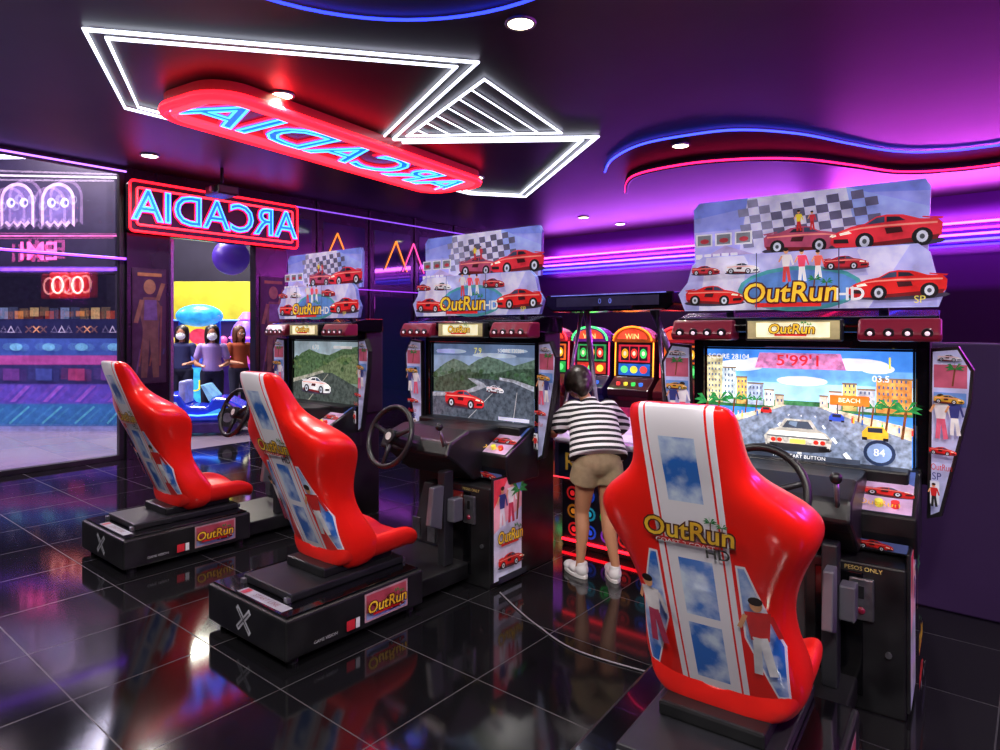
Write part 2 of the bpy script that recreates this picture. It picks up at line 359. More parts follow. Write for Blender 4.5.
def strip(name,r0,r1,d,z,dirv,w,col,wd=.08):
    c=RW((r0+r1)/2,d,z); dv=RW(dirv[0],dirv[1],dirv[2]); L=abs(r1-r0)
    l=bpy.data.lights.new(name,'AREA'); l.shape='RECTANGLE'; l.size=L; l.size_y=wd; l.energy=w; l.color=col
    o=bpy.data.objects.new(name,l); sc.collection.objects.link(o)
    z_=-dv.normalized(); x_=RW(1,0,0); y_=z_.cross(x_).normalized()
    o.matrix_world=Matrix(((x_.x,y_.x,z_.x,c.x),(x_.y,y_.y,z_.y,c.y),(x_.z,y_.z,z_.z,c.z),(0,0,0,1)))
strip('wall_cove_light',-8,3.3,11.30,3.2,(0,.5,-.6),75,MAG)
strip('wall_cove_light',-8,3.3,11.30,2.68,(0,.25,1),90,MAG)
strip('wall_cove_light',-2.5,3.3,11.2,3.1,(0,-1,.35),160,(.85,.08,.95))
strip('wall_cove_light',-8,-3,11.2,3.1,(0,-1,.2),50,(.6,.12,1.0))
point('purple_wash_light',RW(2.6,6.2,2.7),260,(.85,.08,.95),.5)  # unseen lamp added for the magenta glow on the right-hand ceiling
point('purple_wash_light',RW(2.8,2.6,2.5),120,(.65,.12,1),.5)
# ------------------------------------------------------------------ racing machines
SEC=[(1.345,.02,.10,.06),(1.337,.02,.145,.08),(1.30,.026,.156,.11),(1.23,.05,.158,.13),(1.16,.08,.168,.14),(1.11,.105,.205,.17),(1.06,.125,.285,.22),(1.0,.15,.335,.27),(.93,.178,.328,.29),(.83,.218,.270,.27),
     (.70,.27,.228,.22),(.58,.32,.24,.22),(.47,.37,.265,.25),(.38,.41,.262,.25),(.31,.44,.225,.19),(.265,.46,.16,.12)]
def yb(z):
    for a,b_ in zip(SEC,SEC[1:]):
        if a[0]>=z>=b_[0]:
            t=(a[0]-z)/(a[0]-b_[0]); return a[1]+(b_[1]-a[1])*t, a[2]+(b_[2]-a[2])*t
    return (SEC[0][1],SEC[0][2]) if z>1.3 else (SEC[-1][1],SEC[-1][2])
def seat_back_mat():
    m,nt,b=node_mat('seat_back_graphics'); N=nt.nodes; L=nt.links
    tc=N.new('ShaderNodeTexCoord'); sp=N.new('ShaderNodeSeparateXYZ'); L.new(tc.outputs['Object'],sp.inputs[0])
    def M(op,a,b_=None,c=None):
        n=N.new('ShaderNodeMath'); n.operation=op
        for i,v in enumerate((a,b_,c)):
            if v is None: continue
            if isinstance(v,(int,float)): n.inputs[i].default_value=v
            else: L.new(v,n.inputs[i])
        return n.outputs[0]
    X,Z=sp.outputs[0],sp.outputs[2]; ax=M('ABSOLUTE',X)
    def rng(v,a,c): return M('MULTIPLY',M('GREATER_THAN',v,a),M('LESS_THAN',v,c))
    white=M('LESS_THAN',ax,.108)
    white=M('MULTIPLY',white,M('SUBTRACT',1,rng(ax,.084,.090)))
    sky=M('MULTIPLY',M('LESS_THAN',ax,.052),M('MAXIMUM',rng(Z,1.05,1.25),M('MAXIMUM',rng(Z,.66,.86),rng(Z,.42,.63))))
    top=M('MULTIPLY',M('MAXIMUM',M('SUBTRACT',Z,.60),0),.30)
    lo=M('MULTIPLY',M('MAXIMUM',M('SUBTRACT',.62,Z),0),.35)
    inner=M('ADD',.124,lo)
    outer=M('SUBTRACT',.220,top)
    side=M('MULTIPLY',M('MULTIPLY',M('GREATER_THAN',ax,inner),M('LESS_THAN',ax,outer)),rng(Z,.42,.86))
    sidew=M('MULTIPLY',M('MULTIPLY',M('GREATER_THAN',ax,M('SUBTRACT',inner,.006)),M('LESS_THAN',ax,M('ADD',outer,.006))),rng(Z,.412,.868))
    no=N.new('ShaderNodeTexNoise'); no.inputs['Scale'].default_value=9; no.inputs['Detail'].default_value=5; L.new(tc.outputs['Object'],no.inputs['Vector'])
    cr=N.new('ShaderNodeValToRGB'); cr.color_ramp.elements[0].position=.42; cr.color_ramp.elements[0].color=hx('#2a6fd0'); cr.color_ramp.elements[1].position=.62; cr.color_ramp.elements[1].color=hx('#d8e8ff')
    L.new(no.outputs['Fac'],cr.inputs[0])
    def mix(f,a,b_):
        n=N.new('ShaderNodeMix'); n.data_type='RGBA'; L.new(f,n.inputs[0])
        for i,v in ((6,a),(7,b_)):
            if isinstance(v,tuple): n.inputs[i].default_value=v
            else: L.new(v,n.inputs[i])
        return n.outputs[2]
    c=mix(M('MAXIMUM',white,sidew),hx('#f21c12'),hx('#f0ecf6'))
    c=mix(M('MAXIMUM',sky,side),c,cr.outputs[0])
    L.new(c,b.inputs['Base Color']); b.inputs['Roughness'].default_value=.28; b.inputs['Coat Weight'].default_value=.3
    return m
SEATB=seat_back_mat()
def build_seat(e):
    V=[];F=[];MI=[]; n=0
    for z,y,w,d in SEC:
        i_=min(.085,d*.85)
        half=[(0,0),(.4*w,.0),(.75*w,.012),(.95*w,.045),(w,d*.45),(w,d*.8),(w*.95,d),(w*.84,d*1.0),(w*.72,d*.82),(.5*w,i_+.01),(.25*w,i_)]
        loop=half+[(0,i_)]+[(-a,b_) for a,b_ in half[1:][::-1]]
        n=len(loop)
        for a,b_ in loop: V.append((a,y+b_,z))
    for i in range(len(SEC)-1):
        for j in range(n):
            F.append((i*n+j,i*n+(j+1)%n,(i+1)*n+(j+1)%n,(i+1)*n+j)); MI.append(1 if (j<4 or j>=n-4) else 0)
    F.append(tuple(range(n))[::-1]); MI.append(0); F.append(tuple(range((len(SEC)-1)*n,len(SEC)*n))); MI.append(0)
    fixn(mk('seat_backrest',V,F,[RED,SEATB],e,mi=MI,smooth=True,sub=2))
    V=[];F=[]
    ys=[(.40,.8,.0),(.44,.97,.0),(.55,1,.0),(.70,1,-.005),(.84,.98,.0),(.93,.9,-.012),(.975,.78,-.03),(.99,.6,-.05)]
    for y,k,dz in ys:
        fl=1 if y<.9 else (.5 if y<.96 else .2)
        half=[(0,.31),(.12,.305),(.21,.32),(.25,.37),(.258,.39+.04*fl),(.24,.415+.04*fl),(.205,.41+.04*fl),(.16,.400+.01*fl),(.08,.40)]
        loop=half+[(0,.40)]+[(-a,b_) for a,b_ in half[1:][::-1]]; n=len(loop)
        for a,b_ in loop: V.append((a*k,y,(b_-.35)*(k if y>.9 else 1)+.345+dz))
    for i in range(len(ys)-1):
        for j in range(n): F.append((i*n+j,i*n+(j+1)%n,(i+1)*n+(j+1)%n,(i+1)*n+j))
    F.append(tuple(range(n))[::-1]);F.append(tuple(range((len(ys)-1)*n,len(ys)*n)))
    fixn(mk('seat_cushion',V,F,[REDC],e,smooth=True,sub=2))
    def fn(x,z,h):
        y,w=yb(z); t=abs(x)/w; off=0 if t<.4 else (t-.4)/.35*.012 if t<.75 else .012+(t-.75)/.2*.033
        return Vector((x,y+off-h-.001,z))
    a=Art('seat_print',e,(0,0,0),(1,0,0),(0,0,1),fn=fn,st=.0004)
    a.logo(-.005,.955,.070,0,asp=.97,bg=False)
    a.text('HD',.075,.895,.05,P('#202020'),off=.015); a.text('COAST 2 COAST',-.02,.913,.02,P('#f0e0e0'),1.2)
    a.person(.165,.50,.27,'#c02020','#e8e8f0',0); a.person(-.165,.52,.25,'#e8e0e8','#c03a60',0)
    a.done()
def screen_art(e,var):
    W,H=.93,.525
    a=Art('screen_picture',e,(-W/2,1.762,.925),(1,0,0),(0,0,1),W/16,H/9,st=.0003,pm=PS)
    E={3:1.15,2:.72,1:.72}[var]
    c=lambda h,k=1.0:P(h,E*k)
    d=lambda h,k=1.0:PS(h,E*k)
    rr=random.Random(var)
    if var==3:
        a.rect(0,0,16,9,c('#3f86e8')); a.rect(0,4.5,16,7.4,c('#68a8f0')); a.rect(0,4.5,16,6.2,c('#9ccaf6')); 
        for x,y,rx,ry in ((3,7.6,2,.5),(12,7.9,2.4,.5),(8,6.4,2,.4),(4.4,7.9,1.2,.4),(13.6,7.6,1.2,.4)): a.ell(x,y,rx,ry,c('#e8f2ff'))
        a.rect(0,3.9,16,4.7,d('#2f6a3a'))
        for x0,x1,h,cc in ((0,1.4,8.4,'#d8cba0'),(1.5,2.6,7.4,'#c8d4e8'),(2.7,3.6,6.6,'#e8b060'),(3.7,5,6.1,'#a8b4cc'),(5.1,5.9,5.6,'#e8e0d0'),(6.0,6.7,5.2,'#b8a890'),(9.5,10.1,5.3,'#c8b8a8'),(10.2,11.1,5.7,'#d8d8e8'),(11.2,12.2,6.4,'#f0c878'),(12.3,13.5,6.0,'#c0c8d8'),(13.6,16,6.9,'#e89048')):
            a.rect(x0,4.2,x1,h,d(cc)); a.rect(x1-(x1-x0)*.25,4.2,x1,h-.08,d(cc,.7)); a.rect(x0-.04,h-.1,x1+.04,h+.04,c('#806850'))
            y=4.6
            while y<h-.3:
                x=x0+.15
                while x<x1-.15: a.rect(x,y,x+.12,y+.22,c('#4a5a7a')); x+=.3
                y+=.5
        a.poly([(0,0),(16,0),(16,2.2),(9.4,4.4),(7.0,4.4),(0,1.6)],d('#7f8aa0')); a.poly([(2,0),(14,0),(8.9,4.4),(7.5,4.4)],d('#6c7890'))
        a.poly([(0,1.6),(7,4.4),(6.6,4.4),(0,2.4)],d('#d8ccb0')); a.poly([(16,2.2),(9.4,4.4),(9.9,4.4),(16,3.2)],d('#d0c4a8'))
        for x0,x1 in ((4,7.9),(12,8.6),(8,8.2)):
            for t in (0.05,.35,.6,.8):
                t2=t+.14*(1-t); a.line(x0+(x1-x0)*t,4.4*t,x0+(x1-x0)*t2,4.4*t2,.3*(1-t)+.03,c('#f4f4f8'))
        for k in range(14):
            x=rr.uniform(0,5.5) if k%2 else rr.uniform(10.6,16); y=3.9-abs(x-8)*.16; cc=['#c03030','#f0e0c0','#3060b0','#e0b030','#40a060'][k%5]
            a.rect(x,y,x+.12,y+.42,c(cc)); a.ell(x+.06,y+.5,.07,.09,c('#c89070'),8)
        for x,y,s_ in ((1.2,3.0,3.2),(2.6,3.6,2.4),(3.7,3.9,1.8),(14.3,3.4,2.8),(12.4,3.8,1.9),(13.3,3.6,2.2),(4.6,4.0,1.6),(.2,2.6,3.6),(15.4,3.0,3.2)): a.palm(x,y,s_,E)
        a.rect(10.4,4.7,13.2,5.5,c('#f07020')); a.rect(10.9,3.8,11.0,4.8,c('#404040')); a.rect(12.7,3.8,12.8,4.8,c('#404040')); a.text('BEACH',11.8,5.1,.5,c('#fff0d0'))
        for x,y,w_,cc in ((5.5,3.7,.9,'#c02020'),(10.9,3.4,1.1,'#3050c0'),(13.6,2.2,1.8,'#d8b030')): a.poly([(x-w_/2,y),(x-w_/2,y+.3*w_),(x-.3*w_,y+.55*w_),(x+.3*w_,y+.55*w_),(x+w_/2,y+.3*w_),(x+w_/2,y)],c(cc)); a.rect(x-.28*w_,y+.3*w_,x+.28*w_,y+.5*w_,c('#202838')); a.rect(x-.5*w_,y-.05*w_,x-.3*w_,y+.08*w_,c('#101014')); a.rect(x+.3*w_,y-.05*w_,x+.5*w_,y+.08*w_,c('#101014'))
        a.ell(7.8,1.0,2.8,.35,c('#2c3038',.4))
        a.poly([(5.5,1.0),(5.35,1.8),(5.8,2.35),(6.5,2.6),(7.0,3.35),(9.0,3.35),(9.5,2.6),(10.1,2.35),(10.6,1.8),(10.4,1.0)],d('#b8b4ac'))
        a.poly([(5.6,1.85),(6.0,2.3),(9.9,2.3),(10.4,1.85)],c('#e4e3de')); a.poly([(6.2,2.35),(6.6,2.55),(9.4,2.55),(9.8,2.35)],c('#a09c94'))
        a.poly([(6.8,2.6),(7.2,3.2),(8.8,3.2),(9.2,2.6)],c('#3a4454')); a.poly([(7.3,2.9),(7.4,3.15),(8.0,3.15),(7.9,2.7)],c('#6a7c94')); a.rect(5.6,1.8,10.4,1.92,c('#50545c'))
        a.rect(5.8,1.0,10.2,1.3,c('#26262c')); a.rect(5.6,.85,6.4,1.15,c('#101014')); a.rect(9.6,.85,10.4,1.15,c('#101014'))
        for x in (6.1,6.6,9.4,9.9): a.ell(x,1.55,.2,.18,c('#d02818'),10)
        a.rect(7.4,1.35,8.6,1.7,c('#f0d060'))
        a.poly([(4.6,7.5),(11.6,7.5),(11.2,8.8),(5,8.8)],d('#d080b8',.7)); a.text("5'99'1",8.1,8.15,1.25,c('#d02030'),1.2,off=.01)
        a.text('1',14.6,8.1,1.3,c('#ffe040')); a.text('03.5',14,6.9,.7,c('#ffffff')); a.text('SCORE 28104',2.4,8.4,.6,c('#ffffff'))
        a.ell(13.9,1.2,1.1,1.0,c('#203050',.7)); a.ell(13.9,1.2,.85,.75,c('#7890b8')); a.text('84',13.9,1.2,.8,c('#f0f0f8'))
        a.ell(1.3,1.6,.8,.7,c('#4050e0')); a.line(1.0,1.2,1.6,2.1,.12,c('#ffffff'))
        a.rect(3.6,0.1,12.6,.5,c('#303848')); a.text('PRESS START BUTTON',8.1,.3,.4,c('#ffffff'))
    elif var==2:
        a.rect(0,0,16,9,c('#5c7498')); a.rect(0,5.6,16,7.6,c('#7c92b0'))
        for x,y,rx,ry in ((3,8.1,2.6,.3),(10,7.7,3.4,.3),(13,8.3,2,.25)): a.ell(x,y,rx,ry,c('#a8b8cc'))
        a.poly([(0,5.4),(2,6.6),(3.5,7.2),(4.8,6.9),(6,6.4),(7.6,7.2),(9,7.6),(10.6,7.3),(13,6.6),(14.6,7.0),(16,7.4),(16,4),(0,4)],d('#50685c'))
        a.poly([(0,4.6),(2.4,5.2),(5,5.9),(8,5.5),(10,5.6),(13,6.2),(16,6.4),(16,3),(0,3)],d('#33483a'))
        for i in range(34): a.ell(rr.uniform(0,16),4.6+rr.uniform(0,1.3),rr.uniform(.2,.5),rr.uniform(.15,.4),d(['#26402c','#2e4c30','#3c5a44'][i%3]),8)
        a.poly([(0,0),(16,0),(16,3.8),(13,4.7),(11,4.9),(7,4.9),(8.6,4.4),(9,4.0),(7,3.3),(3,2.6),(0,2.4)],d('#454e5c'))
        a.poly([(0,2.4),(3,2.6),(7,3.3),(9,4.0),(8.6,4.4),(7,4.9),(6,4.9),(7.6,4.1),(6,3.5),(2,3.0),(0,2.9)],d('#8c909c'))
        a.poly([(16,3.8),(13,4.7),(11,4.9),(11,5.2),(13,5.05),(16,4.4)],d('#9a9eac'))
        a.line(6,0,11,4.2,.08,c('#a8a8ac')); a.line(13,0,13.6,3.6,.08,c('#a8a8ac'))
        a.car(5.4,1.6,5.8,E,'#c41820'); a.car(10.4,3.5,2.4,E,'#d8d8e4')
        a.text('7.9',7.8,8.2,1.0,c('#ffe860')); a.text('SCORE 120384',12.8,8.3,.6,c('#ffffff')); a.rect(1,7.9,4,8.3,c('#a0a8e8')); a.rect(11,.3,15.5,.7,c('#c8c8e0'))
    else:
        a.rect(0,0,16,9,c('#71877c')); a.rect(0,6.4,16,9,c('#93a7b0')); a.poly([(0,6),(2,7.2),(4,7.8),(6.6,7.2),(9,7),(12,7.9),(16,8.4),(16,3),(0,3)],d('#46603f'))
        a.poly([(5,4.6),(9,5.9),(12,7.0),(16,7.4),(16,3),(4,3.2)],d('#5e6e4c'))
        for i in range(34): a.ell(rr.uniform(0,16),5+rr.uniform(0,1.8),rr.uniform(.2,.6),rr.uniform(.2,.45),d(['#36502f','#405c38','#52683c'][i%3]),8)
        a.poly([(0,0),(16,0),(16,2.5),(10,4.4),(8,4.4),(0,2.6)],d('#3e4844'))
        a.line(4,0,9,4.2,.12,c('#a0a090')); a.poly([(0,2.6),(8,4.4),(7.6,4.7),(0,3.2)],d('#98988a'))
        a.car(6,1.6,6.6,E,'#e4e4ec'); a.text('6.70',6,8.1,1.0,c('#ffffff')); a.rect(10.5,8,14.8,8.4,c('#d0d0d0'))
    a.done()
def marquee_art(e):
    E=.46
    a=Art('marquee_top_print',e,(0,1.738,1.90),(1,0,0),(0,0,1))
    pts=[(-.525,0),(.525,0),(.535,.29),(.515,.325),(-.50,.325),(-.53,.29)]
    a.poly(pts,P('#aca8e2',E)); a.poly([(-.528,.17),(.531,.17),(.535,.29),(.515,.325),(-.50,.325),(-.53,.29)],P('#8c94de',E))
    a.poly([(-.528,.24),(-.3,.27),(.0,.25),(.3,.29),(.534,.27),(.515,.325),(-.50,.325),(-.53,.29)],P('#7383da',E))
    a.poly([(-.3,.0),(.38,.0),(.2,.325),(-.25,.325)],P('#ccc8ea',E)); a.poly([(.26,.0),(.52,.0),(.53,.2),(.2,.325)],P('#94a4e6',E))
    cols,rows=12,6
    for i in range(cols):
        for j in range(rows):
            f=lambda i_,j_:(-.27+.052*i_+ (j_*-.006),.07+.04*j_+.003*i_*(1 if j_ else .6))
            q=[f(i,j),f(i+1,j),f(i+1,j+1),f(i,j+1)]
            if (i+j)%2==0 and max(p[1] for p in q)<.32: a.poly(q,P('#5a5774' if i>2 else '#82809e',E))
    a.poly([(-.525,.0),(-.36,.09),(-.28,.06),(-.2,.03),(.0,.11),(.1,.06),(.2,.04),(.525,.13),(.525,0)],P('#b4a0c8',E)); a.poly([(-.525,.0),(-.4,.05),(-.1,.02),(.2,.03),(.525,.08),(.525,0)],P('#9884b0',E))
    a.car(.02,.05,.34,E,'#b04868'); a.car(.36,.05,.40,E,'#d82838',-1)
    a.person(.0,.13,.10,'#e8d030','#c02020',E); a.person(.06,.13,.09,'#d03040','#c02020',E)
    for x in (-.50,-.40,-.30): a.rect(x,.085,x+.085,.15,P('#e0e0ec',E)); a.rect(x+.008,.092,x+.077,.143,P('#7a8088',E)); a.ell(x+.045,.112,.024,.013,P('#b03040',E),8)
    for k in range(5): a.rect(-.50+k*.045,.02,-.465+k*.045,.045,P('#e8e0f0',E))
    a.done()
    b=Art('marquee_lower_print',e,(0,1.668,1.65),(1,0,0),(0,0,1))
    low=[(-.555,0),(.565,0),(.595,.09),(.555,.15),(.535,.24),(.49,.28),(-.46,.28),(-.515,.24),(-.54,.15),(-.59,.09)]
    b.poly(low,P('#acaee6',E)); b.poly([(-.55,.005),(.56,.005),(.56,.08),(-.56,.08)],P('#9c9cd6',E))
    b.poly([(-.48,.0),(-.1,.0),(-.25,.275),(-.44,.275)],P('#d0cef2',E))
    b.poly([(.1,.0),(.3,.0),(.46,.275),(.26,.275)],P('#c8c8f2',E)); b.poly([(-.25,.15),(.3,.15),(.25,.275),(-.22,.275)],P('#b4b4e6',E))
    b.ell(0,.1,.28,.11,P('#4aa0a8',E)); b.ell(0,.1,.26,.09,P('#5a88cc',E))
    b.car(-.40,.045,.27,E); b.car(.41,.06,.34,E,'#d01818',-1); b.car(.21,.19,.17,E,'#a81828'); b.car(-.25,.19,.15,E,'#e0e0e8'); b.car(-.43,.19,.13,E,'#b02030')
    b.person(-.04,.13,.16,'#e8e0e0','#d04040',E); b.person(.03,.13,.15,'#e04060','#e8e8f0',E); b.person(.10,.14,.13,'#e06050','#f0e8e8',E)
    b.logo(-.02,.075,.105,E+.1,bg=False); b.text('HD',.235,.06,.08,P('#e8e8f0',E),off=.02)
    for x in (-.17,.19): b.rect(x-.0025,0,x+.0025,.275,P('#404868',E*.5))
    b.text('SP',.50,.03,.045,P('#f0e060',E)); b.done()
    return pts,low
def fin(e,sx):
    a_=math.radians(8)*sx; u=Vector((math.cos(a_),-math.sin(a_),0)); 
    o=Vector((.535*sx,1.70,0)); w=lambda x,z:(x*sx,z)
    pts=[w(0,1.47),w(.10,1.48),(w(.155,1.38)),w(.145,1.24),w(.04,.74),w(-.015,.72)]
    if sx<0: pts=pts[::-1]
    k=len(pts); n=u.cross(Vector((0,0,1)))
    V=[o+u*p[0]+Vector((0,0,p[1])) for p in pts]+[o+u*p[0]+Vector((0,0,p[1]))-n*.035 for p in pts]
    mk('side_fin',V,[tuple(range(k)),tuple(range(k,2*k))[::-1]]+[(i,k+i,k+(i+1)%k,(i+1)%k) for i in range(k)],BLK,e)
    a=Art('side_fin_print',e,o,u,(0,0,1)); E=.18
    q=[w(.008,1.455),w(.097,1.465),w(.143,1.375),w(.134,1.24),w(.032,.76),w(.0,.74)]
    if sx<0: q=q[::-1]
    a.poly(q,P('#b4b8e0',E)); 
    def R(x0,z0,x1,z1,m): a.rect(min(x0*sx,x1*sx),z0,max(x0*sx,x1*sx),z1,m)
    R(.012,1.30,.132,1.40,P('#b0506c',E)); a.palm(.08*sx,1.33,.11,E); R(.012,1.22,.13,1.28,P('#5f88cc',E)); a.car(.07*sx,1.42,.08,E,'#c8c8d8')
    a.person(.04*sx,1.08,.19,'#e8e0e8','#e06080',E); a.person(.09*sx,1.10,.16,'#303a80','#f0e8e8',E); a.car(.07*sx,1.24,.1,E,'#d0a030')
    a.car(.05*sx,1.02,.09,E); R(.006,.80,.04,.90,P('#d8dcf0',E))
    a.text('OutRun',.048*sx,.96,.04,P('#c02020',E),.6); a.text('SP',.03*sx,.92,.045,P('#303880',E),.8); a.person(.02*sx,.79,.1,'#c02020','#202020',E); a.done()
def racing_machine(o,th,var):
    e=empty('racing_arcade_machine',(o[0],o[1],0),-th)
    box('platform',e,(-.36,.36,0,.86,.035,.225),BLK,.012)
    for x in (-.3,.3):
        for y in (.07,.8): cyl('foot',e,(x,y,0),(x,y,.04),.03,DGR,12)
    box('platform_top_plate',e,(-.34,.34,.02,.84,.225,.235),BLG,.003)
    box('seat_slide_base',e,(-.22,.22,.12,.84,.235,.275),DGR,.008)
    box('seat_pedestal',e,(-.17,.17,.34,.8,.275,.325),BLK,.01)
    for x in (-.2,.2): box('slide_rail',e,(x-.015,x+.015,.1,.86,.235,.26),STEEL,.003)
    a=Art('platform_side_print',e,(.361,0,.04),(0,1,0),(0,0,1))
    a.rect(.45,.025,.74,.17,P('#b89098')); a.rect(.46,.035,.73,.16,P('#b84858')); a.poly([(.46,.035),(.73,.035),(.73,.1),(.46,.07)],P('#8a98c8')); a.car(.66,.05,.1,.03); a.logo(.585,.10,.065,.05,bg=False)
    a.text('GAME VISION',.2,.05,.022,P('#b0b0b8')); a.rect(.32,.035,.37,.085,P('#c02030')); a.rect(.375,.035,.40,.085,P('#e0e0e8')); a.done()
    a=Art('platform_rear_print',e,(-.36,-.001,.04),(1,0,0),(0,0,1))
    for s_ in (1,-1): a.line(.30,.095-.055*s_,.42,.095+.055*s_,.028,P('#a8a8b4'))
    for s_ in (1,-1): a.line(.31,.095-.045*s_,.41,.095+.045*s_,.008,P('#404048'))
    a.done()
    a=Art('platform_top_print',e,(-.36,0,.236),(1,0,0),(0,1,0))
    a.poly([(.24,.03),(.64,.03),(.64,.09),(.24,.09)],P('#9a9aa8')); a.text('START LINE',.46,.06,.04,P('#702028')); a.rect(.26,.035,.3,.085,P('#b02030')); a.done()
    build_seat(e)
    box('footwell',e,(-.3,.3,.86,1.62,.03,.13),BLK,.01)
    prism('pedal_box',e,[(1.38,.13),(1.6,.13),(1.6,.5),(1.5,.5)],'x',-.3,.1,DGR,.006)
    for x in (-.2,-.06): 
        p=box('pedal',e,(x-.035,x+.035,1.33,1.345,.17,.31),STEEL,.004)
    prism('shifter_bracket',e,[(1.02,.40),(1.12,.36),(1.14,.62),(1.05,.62)],'x',.21,.25,LGR,.006)
    box('console_post',e,(.19,.25,1.14,1.22,.13,.70),DGR,.008)
    box('wiring_box',e,(.25,.31,1.16,1.24,.40,.54),LGR,.008)
    box('lower_cabinet',e,(-.46,.46,1.6,1.98,0,.93),BLK,.01)
    box('coin_box',e,(.1,.47,1.30,1.62,0,.6),BLK,.008)
    box('coin_door',e,(.14,.32,1.292,1.302,.06,.56),BLG,.004)
    box('coin_mechanism',e,(.27,.36,1.284,1.303,.37,.54),STEEL,.006)
    box('coin_slot',e,(.305,.325,1.28,1.286,.46,.51),BLK,.001)
    ball('coin_reject_button',e,(.315,1.282,.41),(.015,.008,.015),MAROON,12,8)
    cyl('door_lock',e,(.41,1.302,.25),(.41,1.29,.25),.012,STEEL,12)
    a=Art('coin_sticker',e,(.1,1.2995,0),(1,0,0),(0,0,1)); a.text('PESOS ONLY',.22,.575,.024,P('#d8c070')); a.done()
    box('side_art_board',e,(.47,.482,1.31,1.6,.03,.66),BLK,.003)
    a=Art('side_art_print',e,(.483,1.31,.03),(0,1,0),(0,0,1)); E=.12
    a.rect(.01,.01,.28,.62,P('#c8c4e4',E)); a.poly([(.01,.3),(.28,.42),(.28,.62),(.01,.62)],P('#e8a0b0',E)); a.poly([(.01,.45),(.15,.62),(.01,.62)],P('#d83848',E)); a.poly([(.16,.62),(.28,.5),(.28,.62)],P('#6a88d0',E))
    a.person(.17,.34,.26,'#f0e8e8','#c03050',E); a.person(.08,.33,.24,'#303a80','#e8e0f0',E); a.palm(.22,.40,.26,E); a.logo(.14,.27,.08,E,.75,bg=False); a.car(.14,.10,.22,E); a.rect(.01,.01,.28,.05,P('#282838'));  a.done()
    prism('dashboard_console',e,[(1.10,.80),(1.14,.88),(1.3,.935),(1.5,.92),(1.74,.93),(1.74,.62),(1.35,.62),(1.2,.74)],'x',-.30,.30,BLK,.015)
    prism('control_panel',e,[(1.42,.78),(1.70,.925),(1.76,.925),(1.76,.6),(1.46,.6),(1.42,.7)],'x',-.5,.5,BLK,.01)
    sl=Vector((0,.28,.145)).normalized()
    a=Art('control_panel_print',e,(-.5,1.421,.781),(1,0,0),sl); E=.15
    a.rect(.02,.01,.98,.30,P('#4a64a8',E)); a.poly([(.02,.01),(.4,.01),(.25,.3),(.02,.3)],P('#a0acd4',E)); a.poly([(.7,.01),(.98,.01),(.98,.2),(.8,.3)],P('#c8a8cc',E)); a.car(.89,.12,.17,E); a.car(.12,.12,.18,E); a.text('OutRun',.86,.04,.05,P('#e8b030',E)); a.done()
    a=Art('panel_front_print',e,(-.5,1.44,.6),(1,0,0),(0,-.04,.1)); 
    a.rect(.03,.03,.97,.075,P('#5868a8',.1)); a.car(.85,.04,.12,.1); a.done()
    for i,(x,cc) in enumerate(((.36,'#e8e040'),(.42,'#d02020'))):
        cyl('button',e,(x,1.47,.80),(x,1.46,.83),.016,P(cc,.3),14)
    c=Vector((0,.93,.915)); ax=Vector((0,-.93,.34)).normalized(); up=Vector((0,.34,.93)).normalized(); xx=Vector((1,0,0)); R=.18
    tube('wheel_rim',e,[c+xx*R*math.cos(t)+up*R*math.sin(t) for t in [2*math.pi*i/36 for i in range(36)]],.016,BLK,True,10)
    for an in (20,160,270):
        t=math.radians(an); d_=xx*math.cos(t)+up*math.sin(t)
        tube('wheel_spoke',e,[c-ax*.02,c+d_*R*.5-ax*.012,c+d_*R],[.022,.014,.012],DGR)
    cyl('wheel_hub',e,c-ax*.03,c+ax*.012,.045,BLK,20,bevel=.004); cyl('wheel_badge',e,c+ax*.012,c+ax*.015,.024,P('#c8c8c8'),16)
    cyl('steering_column',e,c-ax*.03,c-ax*.26,.04,DGR,16,r1=.06)
    tube('shifter_rod',e,[(.25,1.14,.84),(.25,1.10,.96)],.01,STEEL); ball('shifter_knob',e,(.25,1.095,.975),.024,BLK)
    box('monitor_housing',e,(-.53,.53,1.78,1.96,.86,1.54),BLK,.012)
    for nm,bb in (('bezel_top',(-.53,.53,1.735,1.785,1.46,1.53)),('bezel_bottom',(-.53,.53,1.735,1.785,.86,.915)),('bezel_side',(-.53,-.475,1.735,1.785,.86,1.53)),('bezel_side',(.475,.53,1.735,1.785,.86,1.53))):
        box(nm,e,bb,BLG,.008)
    box('screen_glass',e,(-.475,.475,1.765,1.78,.915,1.46),BLG,.001)
    screen_art(e,var)
    prism('header_canopy',e,[(1.60,1.54),(1.58,1.57),(1.60,1.61),(1.75,1.64),(1.93,1.64),(1.93,1.53),(1.74,1.53)],'x',-.57,.57,BLG,.008)
    for sx in (-1,1):
        prism('lamp_pod',e,[(1.53,1.50),(1.52,1.53),(1.56,1.60),(1.66,1.60),(1.66,1.50)],'x',min(.27*sx,.58*sx),max(.27*sx,.58*sx),MAROON,.012)
        for i in range(4): 
            cyl('pod_socket',e,(sx*(.32+.07*i),1.53,1.54),(sx*(.32+.07*i),1.518,1.535),.021,DGR,14)
            ball('pod_lamp',e,(sx*(.32+.07*i),1.517,1.535),(.010,.006,.010),P('#ffd8e8',.7),10,6)
    box('header_sign',e,(-.21,.21,1.545,1.6,1.50,1.60),BLK,.006)
    a=Art('header_sign_print',e,(-.2,1.544,1.508),(1,0,0),(0,0,1)); a.rect(.0,.0,.4,.085,P('#a89c70',.5)); a.rect(.04,.008,.36,.077,P('#f6ecc0',.8)); a.logo(.2,.045,.05,.6,bg=False); a.done()
    pts,low=marquee_art(e)
    prism('marquee_top_board',e,[(x,z+1.90) for x,z in pts],'y',1.739,1.765,P('#7088c8'),.004)
